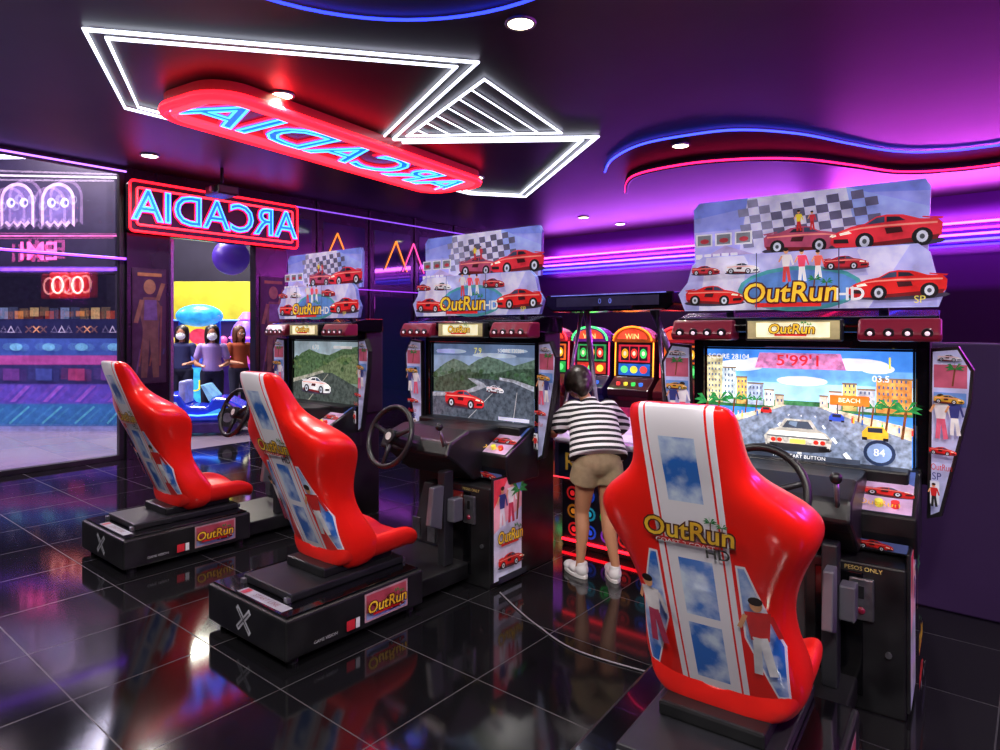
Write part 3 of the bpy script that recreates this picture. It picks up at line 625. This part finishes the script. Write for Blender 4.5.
    prism('marquee_lower_board',e,[(x,z+1.65) for x,z in low],'y',1.669,1.70,P('#7088c8'),.004)
    for x in (-.35,.35): box('marquee_bracket',e,(x-.02,x+.02,1.766,1.80,1.62,2.1),DGR,.003)
    fin(e,1); fin(e,-1)
    return e
racing_machine((-2.64,4.34),TH,1)
racing_machine((-1.25,3.20),TH,2)
racing_machine((.465,1.80),math.radians(35.5),3)
# ------------------------------------------------------------------ air hockey table
def hockey():
    c=RW(-2.3,3.80); e=empty('air_hockey_table',(c.x,c.y,0),-TH)
    top=[(-.45,.12),(-.33,0),(.33,0),(.45,.12),(.45,1.75),(.33,1.87),(-.33,1.87),(-.45,1.75)]
    prism('table_body',e,[(x*.96,.02+y*.98) for x,y in top],'z',.50,.76,mat('table_navy','#16203c',.35,noise=.2),.015)
    prism('table_rim',e,top,'z',.76,.80,mat('table_rim_white','#c8c4d8',.3),.015)
    prism('play_surface',e,[(x*.84,.1+y*.89) for x,y in top],'z',.80,.803,P('#e0e4f4',.15),.001)
    for y in (.15,1.4): prism('pedestal',e,[(-.38,y),(.38,y),(.34,y+.3),(-.34,y+.3)],'z',0,.5,BLK,.015)
    for x in (-.3,.3):
        for y in (.2,1.6): cyl('levelling_foot',e,(x,y,0),(x,y,.03),.03,STEEL,10)
    a=Art('end_panel_lights',e,(-.38,.149,0),(1,0,0),(0,0,1))
    a.rect(.02,.04,.74,.48,P('#100c1c',.1))
    cols=['#ff2a30','#20c050','#2050e0','#c07018','#8030c0','#20a0c0']
    for j in range(3):
        for i in range(5):
            cc=cols[(i*2+j*3)%6]; x=.07+i*.135; y=.09+j*.13
            a.ell(x+.04,y+.04,.05,.05,P(cc,.2),14); a.ell(x+.04,y+.04,.034,.034,P('#181020'),12); a.ell(x+.04,y+.04,.02,.02,P(cc,.6),10)
    a.done()
    tube('base_led',e,[(-.36,.135,.05),(.36,.135,.05)],.010,NE('#ff1020',7))
    tube('base_led_upper',e,[(-.36,.135,.48),(.36,.135,.48)],.007,NE('#ff2030',4))
    a=Art('side_lettering',e,(-.43,.02,.5),(1,0,0),(0,0,1)); a.text('ROCK',.40,.13,.17,P('#c89838',.2),off=.01); a.line(.05,.02,.8,.02,.01,P('#ff3040',2)); a.done()
    for sx in (-1,1):
        tube('scoreboard_post',e,[(.43*sx,.75,.78),(.36*sx,.55,1.2),(.26*sx,.3,1.70)],.022,STEEL)
        tube('scoreboard_brace',e,[(.43*sx,.2,.78),(.3*sx,.3,1.68)],.014,STEEL)
    prism('scoreboard',e,[(-.5,1.72),(-.44,1.68),(.44,1.68),(.5,1.72),(.5,1.8),(-.5,1.8)],'y',.12,.46,BLG,.012)
    a=Art('scoreboard_face',e,(-.5,.119,1.68),(1,0,0),(0,0,1)); a.rect(.1,.035,.9,.1,P('#282440',.15)); a.line(.05,.115,.95,.115,.006,P('#6a70d0',.8)); a.text('0    0',.5,.067,.05,P('#6070d0',.8)); a.done()
    for sx in (-1,1):
        cyl('mallet',e,(.2*sx,.35+.9*(sx>0),.803),(.2*sx,.35+.9*(sx>0),.83),.045,P('#d02030'),18,bevel=.004); cyl('mallet_knob',e,(.2*sx,.35+.9*(sx>0),.83),(.2*sx,.35+.9*(sx>0),.87),.018,P('#d02030'),14)
hockey()
# ------------------------------------------------------------------ slot style arcade machines
def slot(c,var):
    e=empty('reel_arcade_machine',(c.x,c.y,0),-TH)
    W=.27; 
    prism('cabinet',e,[(0,0),(.62,0),(.62,1.5),(.24,1.5),(.18,1.44),(.16,.98),(-.02,.84),(-.02,.76),(.04,.7)],'x',-W,W,mat('slot_cabinet_%d'%(var%3),['#5a1020','#20124a','#3a1020'][var%3],.3,coat=.3),.012)
    arch=[(-W,1.40)]+[(W*math.cos(math.pi-math.pi*i/14),1.42+.17*math.sin(math.pi*i/14)) for i in range(15)]+[(W,1.40)]
    prism('arched_topper',e,arch,'y',.12,.3,P(['#b01828','#701890','#b05010'][var%3],.3),.01)
    tube('topper_neon',e,[(x*.95,.11,z) for x,z in arch[1:-1]],.011,NE(['#ff3040','#40ff70','#ff8020'][var%3],2.5))
    for sx in (-1,1): tube('side_neon',e,[(sx*.255,.15,.99),(sx*.255,.17,1.4)],.008,NE(['#ff4050','#ff3060','#ffa030'][var%3],2.5))
    a=Art('screen_print',e,(0,.158,.98),(1,0,0),(0,.04,.92))
    c1=['#20a040','#c03020','#2060c0'][var%3]
    a.rect(-.23,.0,.23,.42,P('#180c10',.3)); a.rect(-.21,.02,.21,.16,P(c1,.8)); a.rect(-.21,.18,.21,.39,P(['#ff6a20','#30a050','#e02840'][var%3],.8))
    for i in range(3):
        a.rect(-.18+i*.125,.2,-.07+i*.125,.37,P('#30101c',.5)); a.ell(-.125+i*.125,.285,.045,.06,P(['#ff4030','#40d060','#ffb020'][(i+var)%3],1.0),12); a.ell(-.125+i*.125,.285,.02,.028,P('#fff0c0',1.0),10)
        a.ell(-.13+i*.13,.09,.05,.045,P(['#ffe040','#ff4040','#60ff80'][(i+var)%3],1.0),12)
    a.done()
    a=Art('topper_print',e,(0,.118,1.42),(1,0,0),(0,0,1)); a.ell(0,.02,.2,.12,P('#ff5030',.8),14,0,math.pi); a.text('WIN',0,.05,.09,P('#ffe080',1.0),off=.01); a.done()
    box('belly_panel',e,(-.2,.2,-.012,.05,.15,.62),P(['#d04828','#3040c0','#c02860'][var%3],.35),.006)
    for i in range(4): cyl('play_button',e,(-.15+i*.1,.05,.885),(-.15+i*.1,.045,.92),.025,P(['#ff4040','#ffe040','#40ff60','#4080ff'][i],.9),12)
for i in range(7):
    c=RW(-5.0+i*.6,7.0); slot(c,i)
# ------------------------------------------------------------------ people
def frustum(p0,a0,b0,p1,a1,b1,seg=20,right=(1,0,0)):
    p0=Vector(p0);p1=Vector(p1);t=(p1-p0).normalized();r=Vector(right); r=(r-t*r.dot(t)).normalized(); f=t.cross(r)
    V=[];F=[]
    for p,a,b_ in ((p0,a0,b0),(p1,a1,b1)):
        for j in range(seg):
            an=2*math.pi*j/seg; V.append(p+r*a*math.cos(an)+f*b_*math.sin(an))
    for j in range(seg): F.append((j,(j+1)%seg,seg+(j+1)%seg,seg+j))
    F.append(tuple(range(seg))[::-1]);F.append(tuple(range(seg,2*seg)))
    return V,F
def fuse(name,parent,parts,m,vox=.008,sm=6):
    V=[];F=[]
    for v,f in parts:
        b=len(V); V+=[tuple(q) for q in v]; F+=[tuple(b+i for i in q) for q in f]
    ob=fixn(mk(name,V,F,m,None))
    r=ob.modifiers.new('r','REMESH'); r.mode='VOXEL'; r.voxel_size=vox
    if sm: s=ob.modifiers.new('s','SMOOTH'); s.iterations=sm; s.factor=.5
    dg=bpy.context.evaluated_depsgraph_get(); me=bpy.data.meshes.new_from_object(ob.evaluated_get(dg))
    for p in me.polygons: p.use_smooth=True
    me.name=name; bpy.data.objects.remove(ob)
    o=bpy.data.objects.new(name,me); sc.collection.objects.link(o); o.parent=parent; return o
def limb(pts):
    out=[]
    for (p,r),(q,s) in zip(pts,pts[1:]):
        out.append(frustum(p,r,r,q,s,s,16,(1,0,0) if abs((Vector(q)-Vector(p)).normalized().x)<.9 else (0,1,0)))
    for p,r in pts: out.append(ball_geo(p,r,14,10))
    return out
def hand(w,fwd,side,s=1,curl=.4,down=Vector((0,0,-1))):
    w=Vector(w);fwd=Vector(fwd).normalized(); side=Vector(side).normalized(); down=Vector(down)
    parts=[]
    parts+=limb([(w,.021*s),(w+fwd*.03*s,.024*s)])
    for i,(o,L) in enumerate(((-.026,.06),(-.009,.068),(.009,.064),(.025,.05))):
        k0=w+fwd*.068*s+side*o*s; parts+=limb([(w+fwd*.01*s+side*o*.6*s,.013*s),(k0,.0105*s)])
        k1=k0+(fwd*math.cos(curl)+down*math.sin(curl)).normalized()*L*.55*s
        k2=k1+(fwd*math.cos(curl*2)+down*math.sin(curl*2)).normalized()*L*.45*s
        parts+=limb([(k0,.009*s),(k1,.008*s),(k2,.0065*s)])
    t0=w+fwd*.02*s-side*.025*s; t1=t0+(fwd*.6-side*.8).normalized()*.03*s; t2=t1+(fwd*.9-side*.2+down*.3).normalized()*.028*s
    parts+=limb([(t0,.0125*s),(t1,.010*s),(t2,.008*s)])
    return parts
SKIN=mat('skin','#c48a68',.5,noise=.05); HAIR=mat('dark_hair','#241812',.4,noise=.4,nscale=40)
def head_parts(c,R,tilt=0):
    q=lambda x,y,z: Vector((c[0]+x*R,c[1]+(y*math.cos(tilt)+z*math.sin(tilt))*R,c[2]+(z*math.cos(tilt)-y*math.sin(tilt))*R))
    parts=[ball_geo(q(0,-.1,.12),(R*.80,R*.95,R*.95)),ball_geo(q(0,.22,-.35),(R*.58,R*.6,R*.62)),
       ball_geo(q(0,.90,-.18),(R*.12,R*.16,R*.15)),ball_geo(q(.82,0,-.1),(R*.1,R*.16,R*.24)),ball_geo(q(-.82,0,-.1),(R*.1,R*.16,R*.24)),ball_geo(q(0,.72,-.52),(R*.24,R*.12,R*.1))]
    return parts,q
def stripes():
    m,nt,b=node_mat('striped_jersey'); tc=nt.nodes.new('ShaderNodeTexCoord'); sp=nt.nodes.new('ShaderNodeSeparateXYZ'); nt.links.new(tc.outputs['Object'],sp.inputs[0])
    a=nt.nodes.new('ShaderNodeMath');a.operation='MULTIPLY_ADD';a.inputs[1].default_value=.4;nt.links.new(sp.outputs[1],a.inputs[0]);nt.links.new(sp.outputs[2],a.inputs[2])
    w=nt.nodes.new('ShaderNodeMath');w.operation='MULTIPLY';w.inputs[1].default_value=24;nt.links.new(a.outputs[0],w.inputs[0])
    f=nt.nodes.new('ShaderNodeMath');f.operation='FRACT';nt.links.new(w.outputs[0],f.inputs[0])
    g=nt.nodes.new('ShaderNodeMath');g.operation='GREATER_THAN';g.inputs[1].default_value=.5;nt.links.new(f.outputs[0],g.inputs[0])
    mx=nt.nodes.new('ShaderNodeMix');mx.data_type='RGBA';mx.inputs[6].default_value=hx('#17171c');mx.inputs[7].default_value=hx('#e4e0e4');nt.links.new(g.outputs[0],mx.inputs[0])
    nt.links.new(mx.outputs[2],b.inputs['Base Color']); b.inputs['Roughness'].default_value=.85; return m
def shoe(name,e,x,y,m,sole,yaw=0):
    c,s=math.cos(yaw),math.sin(yaw); T=lambda a,b_,z:Vector((x+a*c-b_*s,y+a*s+b_*c,z))
    parts=[ball_geo(T(0,-.03,.05),(.042,.05,.045)),ball_geo(T(0,.04,.042),(.044,.06,.034)),ball_geo(T(0,.11,.036),(.042,.05,.028)),frustum(T(0,-.03,.05),.036,.036,T(0,-.03,.10),.036,.036)]
    fuse(name,e,parts,m,.006,4)
    pts=[T(.045*math.cos(t)*(1),.04+.12*math.sin(t),0) for t in [2*math.pi*i/20 for i in range(20)]]
    prism(name+'_sole',e,[(p.x,p.y) for p in pts],'z',0,.022,sole,.004)
def kid():
    e=empty('child_player',(.60,4.15,0),math.radians(6))
    hc=(-.055,.235,1.195); parts,q=head_parts(hc,.102,.42)
    body=parts+limb([((-.005,.125,1.065),.042),((-.035,.18,1.13),.038)])
    for sx,kx,ky,ax,ay in ((-1,-.080,.02,-.10,.0),(1,.07,-.05,.10,-.09)):
        body+=limb([((.065*sx,-.07,.70),.075),((kx,ky,.40),.046),((kx*1.02,ky-.03,.30),.045),((ax,ay-.03,.10),.027),((ax,ay-.02,.06),.03)])
    body+=[ball_geo((0,-.07,.74),(.13,.10,.11)),frustum((0,-.06,.75),.12,.09,(0,.09,1.01),.12,.085)]
    LH=(-.215,.365,.838); RH=(.05,.41,.845)
    body+=limb([((-.135,.11,1.05),.044),((-.24,.10,.91),.034),((-.24,.14,.88),.033),(LH,.021)])
    body+=limb([((.135,.11,1.04),.044),((.22,.16,.89),.034),((.205,.2,.87),.033),(RH,.021)])
    body+=hand(LH,(.1,1,-.1),(-1,0,0),.9,.3); body+=hand(RH,(-.3,1,-.1),(1,0,0),.9,.3)
    fuse('body',e,body,SKIN,.0065,5)
    sh=[frustum((0,-.10,.755),.185,.15,(0,-.02,.88),.165,.13),frustum((0,-.02,.88),.165,.13,(0,.09,1.01),.16,.11),ball_geo((0,.095,1.01),(.16,.11,.075)),frustum((0,.10,1.04),.075,.07,(-.012,.135,1.095),.052,.052)]
    sh+=limb([((-.115,.10,1.04),.064),((-.21,.105,.945),.07)])+limb([((.115,.10,1.04),.064),((.20,.14,.935),.072)])
    fuse('striped_tshirt',e,sh,stripes(),.009,5)
    so=[ball_geo((0,-.075,.74),(.148,.12,.11)),frustum((-.066,-.07,.72),.09,.1,(-.080,-.04,.60),.094,.097),frustum((.066,-.07,.72),.09,.1,(.078,-.07,.60),.094,.097)]
    fuse('khaki_shorts',e,so,mat('khaki_cloth','#a48f70',.85,noise=.12,nscale=30),.009,4)
    hr=[ball_geo(q(0,-.2,.22),(.096,.100,.098)),ball_geo(q(0,-.55,-.2),(.078,.058,.075)),ball_geo(q(-.6,-.1,.0),(.035,.06,.07)),ball_geo(q(.6,-.1,.0),(.035,.06,.07)),ball_geo(q(0,.45,.62),(.07,.04,.035)),ball_geo(q(.1,-.75,-.6),(.045,.04,.06))]
    fuse('hair',e,hr,HAIR,.007,4)
    for sx in (-1,1):
        p=q(.32*sx,.80,-.02); ball('eye_%s'%('l' if sx<0 else 'r'),e,p,.012,P('#f0f0f0'),10,8); p2=q(.32*sx,.92,-.02); ball('iris_%s'%('l' if sx<0 else 'r'),e,p2,.006,P('#201008'),8,6)
    p=q(0,.86,-.5); ball('lips',e,p,(.022,.008,.009),P('#8a3a3a'),10,6)
    WS=mat('white_canvas','#e4e0e4',.7); SO=mat('white_rubber','#e8e4e4',.5)
    shoe('shoe_l',e,-.10,.0,WS,SO,.35); shoe('shoe_r',e,.10,-.085,WS,SO,-.1)
kid()
def woman(name,loc,rz,top,legs,mask=True,hairc=HAIR):
    e=empty(name,loc,rz); hc=(0,.02,1.50); parts,q=head_parts(hc,.115,.1)
    body=parts+limb([((0,0,1.30),.05),((0,.01,1.42),.045)])
    for sx in (-1,1):
        body+=limb([((.09*sx,0,.86),.085),((.10*sx,.02,.47),.055),((.10*sx,-.01,.36),.055),((.10*sx,-.01,.08),.035)])
        W_=(.16*sx,.25,.98); body+=limb([((.175*sx,0,1.27),.048),((.235*sx,-.01,1.05),.04),((.23*sx,.04,1.0),.038),(W_,.026)])+hand(W_,(-.3*sx,1,.1),(sx,0,0),1)
    body+=[frustum((0,0,.88),.15,.10,(0,0,1.08),.12,.09),frustum((0,0,1.08),.12,.09,(0,0,1.28),.16,.10)]
    fuse('body',e,body,SKIN,.009,4)
    sh=[frustum((0,0,.88),.165,.125,(0,0,1.08),.14,.115),frustum((0,0,1.08),.14,.115,(0,0,1.27),.175,.115),ball_geo((0,0,1.27),(.18,.115,.07)),frustum((0,0,1.28),.09,.08,(0,0,1.34),.06,.06)]
    for sx in (-1,1): sh+=limb([((.165*sx,0,1.27),.066),((.215*sx,0,1.12),.062)])
    fuse('blouse',e,sh,top,.01,4)
    tr=[ball_geo((0,0,.86),(.165,.125,.12))]
    for sx in (-1,1): tr+=limb([((.085*sx,0,.84),.1),((.10*sx,.02,.47),.072),((.10*sx,-.01,.12),.056)])
    fuse('trousers',e,tr,legs,.011,4)
    hr=[ball_geo(q(0,-.22,.22),(.108,.115,.112)),ball_geo(q(0,-.6,-.5),(.095,.06,.15)),ball_geo(q(-.72,-.15,-.45),(.035,.07,.16)),ball_geo(q(.72,-.15,-.45),(.035,.07,.16))]
    fuse('hair',e,hr,hairc,.009,4)
    for sx in (-1,1):
        ball('eye',e,q(.32*sx,.80,-.02),.014,P('#f0f0f0'),10,8); ball('iris',e,q(.32*sx,.93,-.02),.008,P('#201008'),8,6)
    if mask: fuse('face_mask',e,[ball_geo(q(0,.62,-.42),(.078,.062,.064))],mat('white_mask','#f0f2f8',.8,es=.15),.007,2)
    else: ball('lips',e,q(0,.86,-.5),(.025,.008,.01),P('#8a3a3a'),10,6)
    for sx in (-1,1): shoe('shoe_%s'%('l' if sx<0 else 'r'),e,.10*sx,-.0,mat('sneaker_dark','#202028',.6),mat('white_rubber','#e8e4e4',.5))
woman('woman_in_mask',(-4.70,10.7,0),math.radians(180+24),mat('lilac_blouse','#b8a0e0',.8),mat('dark_jeans','#20243c',.8))
woman('bystander',(-4.62,11.6,0),math.radians(230),mat('rust_top','#a84c28',.8),mat('dark_jeans','#20243c',.8),False,mat('brown_hair','#5a3018',.5))
woman('bystander',(-5.48,11.3,0),math.radians(190),mat('navy_top','#2a3060',.8),mat('dark_jeans','#20243c',.8),True)
# ------------------------------------------------------------------ mall outside the glass
OUTF=mat('mall_dark_wall','#1c1630',.5,noise=.3,nscale=1)
box('wall_outside',None,(-20,.3,15.0,15.1,0,5),OUTF,0)
box('wall_outside_green',None,(-8.2,-4.4,14.2,14.35,0,2.6),mat('lime_wall','#c0b428',.6,es=.28,noise=.2,nscale=3),.01)  # faint glow put into the wall colour so it shows through the doorway
pc=empty('prize_counter',(-6.0,13.9,0))
box('counter_body',pc,(-1.9,1.5,-.25,.2,0,1.05),mat('counter_purple','#3a1c6a',.35,es=.1,noise=.2),.02)
box('shelf_back',pc,(-1.9,1.5,.1,.2,1.05,1.78),mat('counter_violet','#2a1850',.4,es=.1),.02)
for k in range(9):
    cc=['#ff60a0','#60c0ff','#ffd040','#a060ff','#60ff90'][k%5]
    ball('plush_%d'%k,pc,(-1.7+k*.37,-.02,1.17),(.13,.1,.13),P(cc,.35),14,10); ball('plush_head_%d'%k,pc,(-1.7+k*.37,-.04,1.34),.085,P(cc,.45),12,8)
tube('counter_neon',pc,[(-1.9,-.27,1.0),(1.5,-.27,1.0)],.015,NE('#ff50d0',3)); tube('shelf_neon',pc,[(-1.9,.08,1.76),(1.5,.08,1.76)],.015,NE('#5080ff',3))
hd=empty('mall_hoarding')
box('board',hd,(-9.2,-5.75,10.05,10.15,0,1.72),P('#26346c',.05),.005)
a=Art('mural',hd,(-9.2,10.049,0),(1,0,0),(0,0,1)); E=.22  # mural colours glow faintly to brighten the board
a.rect(0,0,3.45,1.72,P('#2c3c84',E)); a.rect(0,.08,3.45,.42,P('#3070b0',E)); a.rect(0,.42,3.45,.72,P('#5a48b8',E)); a.rect(0,.72,3.45,1.02,P('#2c2c66',E)); a.rect(0,1.02,3.45,1.16,P('#a84a98',E)); a.rect(0,1.16,3.45,1.42,P('#3a58a8',E)); a.rect(0,1.42,3.45,1.72,P('#181c48',E))
for i in range(9):
    x=.15+i*.39; cc='#e0a070' if i%2 else '#c8c0e0'
    if i%2: a.line(x-.05,1.51,x+.05,1.61,.02,P(cc,.3)); a.line(x-.05,1.61,x+.05,1.51,.02,P(cc,.3))
    else: a.poly([(x-.06,1.51),(x+.06,1.51),(x,1.62)],P(cc,.3)); a.poly([(x-.035,1.523),(x+.035,1.523),(x,1.59)],P('#181c48',E))
for i in range(7): 
    x=.2+i*.5; a.poly([(x,.45),(x+.25,.7),(x+.33,.7),(x+.08,.45)],P('#a060d0',.2)); a.ell(x+.1,1.29,.1,.06,P('#70b8d8',.3),12)
    a.rect(x-.1,.78,x+.15,.96,P(['#6a3a90','#4050a0','#a03a70'][i%3],.2)); a.line(x,.12,min(x+.3,3.44),.38,.03,P('#60c0d0',.2))
a.rect(0,0,3.45,.08,P('#8890c8',E)); a.done()
fs=empty('mall_shopfront')
XR=-6.05
box('fascia',fs,(-10.2,XR,10.6,10.75,2.45,4.4),mat('fascia_navy','#1e1838',.4,noise=.2),.01)
box('counter',fs,(-10.2,XR,10.7,11.3,0,1.0),OUTF,.01)
box('back_panel',fs,(-10.2,XR,12.0,12.1,0,2.6),P('#2a2440',.3),.01)
for x in (-10.1,XR-.1): box('post',fs,(x-.08,x+.08,10.6,12.0,0,4.4),OUTF,.01)
a=Art('fascia_art',fs,(-10.2,10.599,2.45),(1,0,0),(0,0,1))
def ghost(cx,by,w,hh,c1,c2,e1):
    pts=[(cx-w,by)]+[(cx+w*math.cos(math.pi-math.pi*i/16),by+hh-w+w*1.0*math.sin(math.pi*i/16)) for i in range(17)]+[(cx+w,by)]
    n=4
    for i in range(n*2-1): pts.append((cx+w-(i+1)*w/n,by+(.07 if i%2==0 else 0)))
    a.poly(pts,P(c1,e1)); a.poly([(cx+(x-cx)*.84,by+.05+(y-by)*.86) for x,y in pts],P(c2,e1*.8))
    for s_ in (-.4,.4):
        a.ell(cx+s_*w,by+hh*.55,.07,.08,P('#d0d0f0',.4),12); a.ell(cx+s_*w+.02,by+hh*.55,.03,.04,P('#203080',.3),10)
for i,x in enumerate((1.74,2.40,3.06)): ghost(x,.76,.27,.72,'#c8a8d8','#5a4e84',.55)
a.line(1,1.62,4.1,1.56,.03,P('#f0d8f0',1.0)); a.line(0,.62,4.1,.62,.02,P('#ff70c0',.8)); a.line(0,.08,4.1,.08,.05,P('#8a50ff',1.2))
a.text('EMI',2.75,.36,.42,P('#ff60b0',1.3),mirror=True,off=.01); a.done()
a=Art('menu_lights',fs,(-10.2,11.999,0),(1,0,0),(0,0,1))
for i in range(14): a.rect(.2+i*.28,1.6+.1*(i%3),.36+i*.28,1.9+.06*(i%2),P(['#e08040','#d8b080','#b04030','#8090c0'][i%4],.7))
a.done()
for x in (-7.10,-6.78):
    box('zero_backing',fs,(x-.15,x+.15,10.53,10.62,2.06,2.48),P('#a01018',.5),.03)
    tube('neon_zero',fs,[(x+.085*math.cos(t),10.52,2.27+.13*math.sin(t)) for t in [2*math.pi*i/20 for i in range(20)]],.016,NE('#ffb0a0',2.5),True)
def ride_car():
    e=empty('kiddie_ride_car',(-4.45,9.85,0),math.radians(8))
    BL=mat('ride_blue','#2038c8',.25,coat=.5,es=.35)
    box('ride_base',e,(-.55,.55,-.3,.3,.04,.2),P('#301860',.1),.03)
    for x in (-.45,.45):
        for y in (-.22,.22): cyl('base_foot',e,(x,y,0),(x,y,.05),.03,DGR,10)
    prism('body_shell',e,[(-.62,.22),(-.66,.4),(-.6,.56),(-.45,.62),(-.28,.60),(-.18,.44),(.12,.42),(.2,.56),(.38,.54),(.6,.42),(.68,.3),(.66,.22)],'y',-.28,.28,BL,.05)
    a=Art('shell_print',e,(0,-.281,.2),(1,0,0),(0,0,1)); a.poly([(-.55,.1),(-.2,.12),(-.3,.3),(-.55,.32)],P('#c8d0ff',.4)); a.text('7',-.42,.2,.18,P('#d02030',.5)); a.poly([(.1,.12),(.5,.08),(.3,.2)],P('#40a0ff',.6)); a.done()
    for x in (-.4,.42):
        for y in (-.29,.29): cyl('wheel',e,(x,y-.04,.27),(x,y+.04,.27),.14,BLK,20,bevel=.01); cyl('wheel_cap',e,(x,y-.045,.27),(x,y+.045,.27),.07,STEEL,16)
    prism('windscreen',e,[(.14,.5),(.2,.56),(.06,.74),(.02,.74)],'y',-.24,.24,P('#80c0ff',.3),.004)
    box('seat_back_rest',e,(-.3,-.2,-.2,.2,.42,.8),P('#a0a8e0',.2),.03); box('rear_spoiler',e,(-.68,-.52,-.3,.3,.72,.75),BL,.01)
    for y in (-.2,.2): box('spoiler_post',e,(-.62,-.58,y-.01,y+.01,.54,.73),DGR,.002)
    tube('side_neon',e,[(-.6,-.3,.36),(0,-.3,.3),(.6,-.3,.34)],.012,NE('#4080ff',4)); ball('headlamp',e,(.63,-.18,.38),(.04,.05,.04),P('#fff0c0',2)); ball('headlamp_r',e,(.63,.18,.38),(.04,.05,.04),P('#fff0c0',2))
ride_car()
def kid_cab():
    e=empty('blue_arcade_cabinet',(-5.75,12.55,0),math.radians(20))
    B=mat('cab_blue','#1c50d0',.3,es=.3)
    prism('cabinet_side_profile',e,[(-.35,0),(.35,0),(.35,1.75),(-.1,1.75),(-.05,1.15),(-.35,.95)],'x',-.36,.36,B,.02)
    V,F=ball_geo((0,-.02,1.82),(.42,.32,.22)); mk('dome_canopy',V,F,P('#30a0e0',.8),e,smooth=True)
    a=Art('panel',e,(-.36,-.078,1.15),(1,0,0),(0,-.05,.6)); a.rect(.06,.05,.66,.5,P('#ffd040',1.1)); a.ell(.36,.28,.18,.15,P('#ff4060',1.0)); a.done()
    a=Art('front',e,(-.36,-.36,0),(1,0,0),(0,0,1)); a.rect(.06,.1,.66,.85,P('#40c0ff',.7)); a.text('FUN',.36,.5,.3,P('#ffe040',1)); a.done()
    for x in (-.2,.2): cyl('joystick',e,(x,-.22,1.0),(x,-.24,1.12),.012,STEEL,8); ball('joystick_knob',e,(x,-.24,1.13),.03,P('#ff3040',.6))
kid_cab()
def gumball():
    e=empty('capsule_toy_machine',(-4.92,12.8,0))
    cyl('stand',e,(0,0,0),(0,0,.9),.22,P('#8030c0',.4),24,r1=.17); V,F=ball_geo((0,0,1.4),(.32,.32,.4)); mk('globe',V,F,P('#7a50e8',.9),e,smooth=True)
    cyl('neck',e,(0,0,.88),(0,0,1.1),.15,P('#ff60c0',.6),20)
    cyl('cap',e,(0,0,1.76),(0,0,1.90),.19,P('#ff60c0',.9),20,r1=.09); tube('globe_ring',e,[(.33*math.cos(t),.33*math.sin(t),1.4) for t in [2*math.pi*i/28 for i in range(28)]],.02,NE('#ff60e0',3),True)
    box('dispenser',e,(-.12,.12,-.26,-.15,.3,.6),STEEL,.01)
gumball()
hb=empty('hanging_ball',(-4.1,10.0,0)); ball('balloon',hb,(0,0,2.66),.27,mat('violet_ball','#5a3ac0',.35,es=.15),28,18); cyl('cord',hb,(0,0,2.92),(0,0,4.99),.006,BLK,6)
box('ceiling_outside',None,(-20,-8.56,-3.1,18,5.0,5.1),OUTF,0,rz=-TH)
def panel(x,y,w,col,s=1.4):
    l=bpy.data.lights.new('mall_panel_light','AREA'); l.shape='SQUARE'; l.size=s; l.energy=w; l.color=col  # added mall lamps out of view, made large to soften their floor reflection
    o=bpy.data.objects.new('mall_panel_light',l); sc.collection.objects.link(o); o.location=(x,y,4.97)
panel(-7.6,8.8,260,(1,.8,.92)); panel(-9.5,12.8,220,(.9,.8,1)); panel(-5.8,12.9,380,(1,.95,.8)); panel(-5.6,10.2,240,(.9,.85,1)); panel(-8.0,6.0,160,(1,.82,.92))
pj=empty('ceiling_projector',(-3.35,7.9,0),-TH)
cyl('pole',pj,(0,0,HC),(0,0,3.28),.02,DGR,10); box('case',pj,(-.17,.17,-.13,.13,3.16,3.28),BLK,.02); cyl('lens_barrel',pj,(.05,-.13,3.22),(.05,-.17,3.22),.035,STEEL,16)
fc=smooth_path([(.0,3.86),(.1,3.62),(.2,3.42),(.35,3.18),(.6,3.0),(.8,2.9)],6)
tube('floor_cable',None,[(p.x,p.y,.005) for p in fc],.004,mat('grey_cable','#77707a',.5))  # thin pale curve lying on the floor
# ------------------------------------------------------------------ world + camera
w=bpy.data.worlds.new('world'); sc.world=w; w.use_nodes=True
bg=w.node_tree.nodes['Background']; bg.inputs[0].default_value=(.28,.2,.38,1); bg.inputs[1].default_value=.15
cd=bpy.data.cameras.new('camera'); cam=bpy.data.objects.new('camera',cd); sc.collection.objects.link(cam)
cam.location=(0,0,1.55); cam.rotation_euler=(math.radians(90),0,0)
cd.sensor_width=36; cd.lens=23.6; cd.shift_y=-.045; cd.clip_start=.05
sc.camera=cam
sc.view_settings.view_transform='Standard'
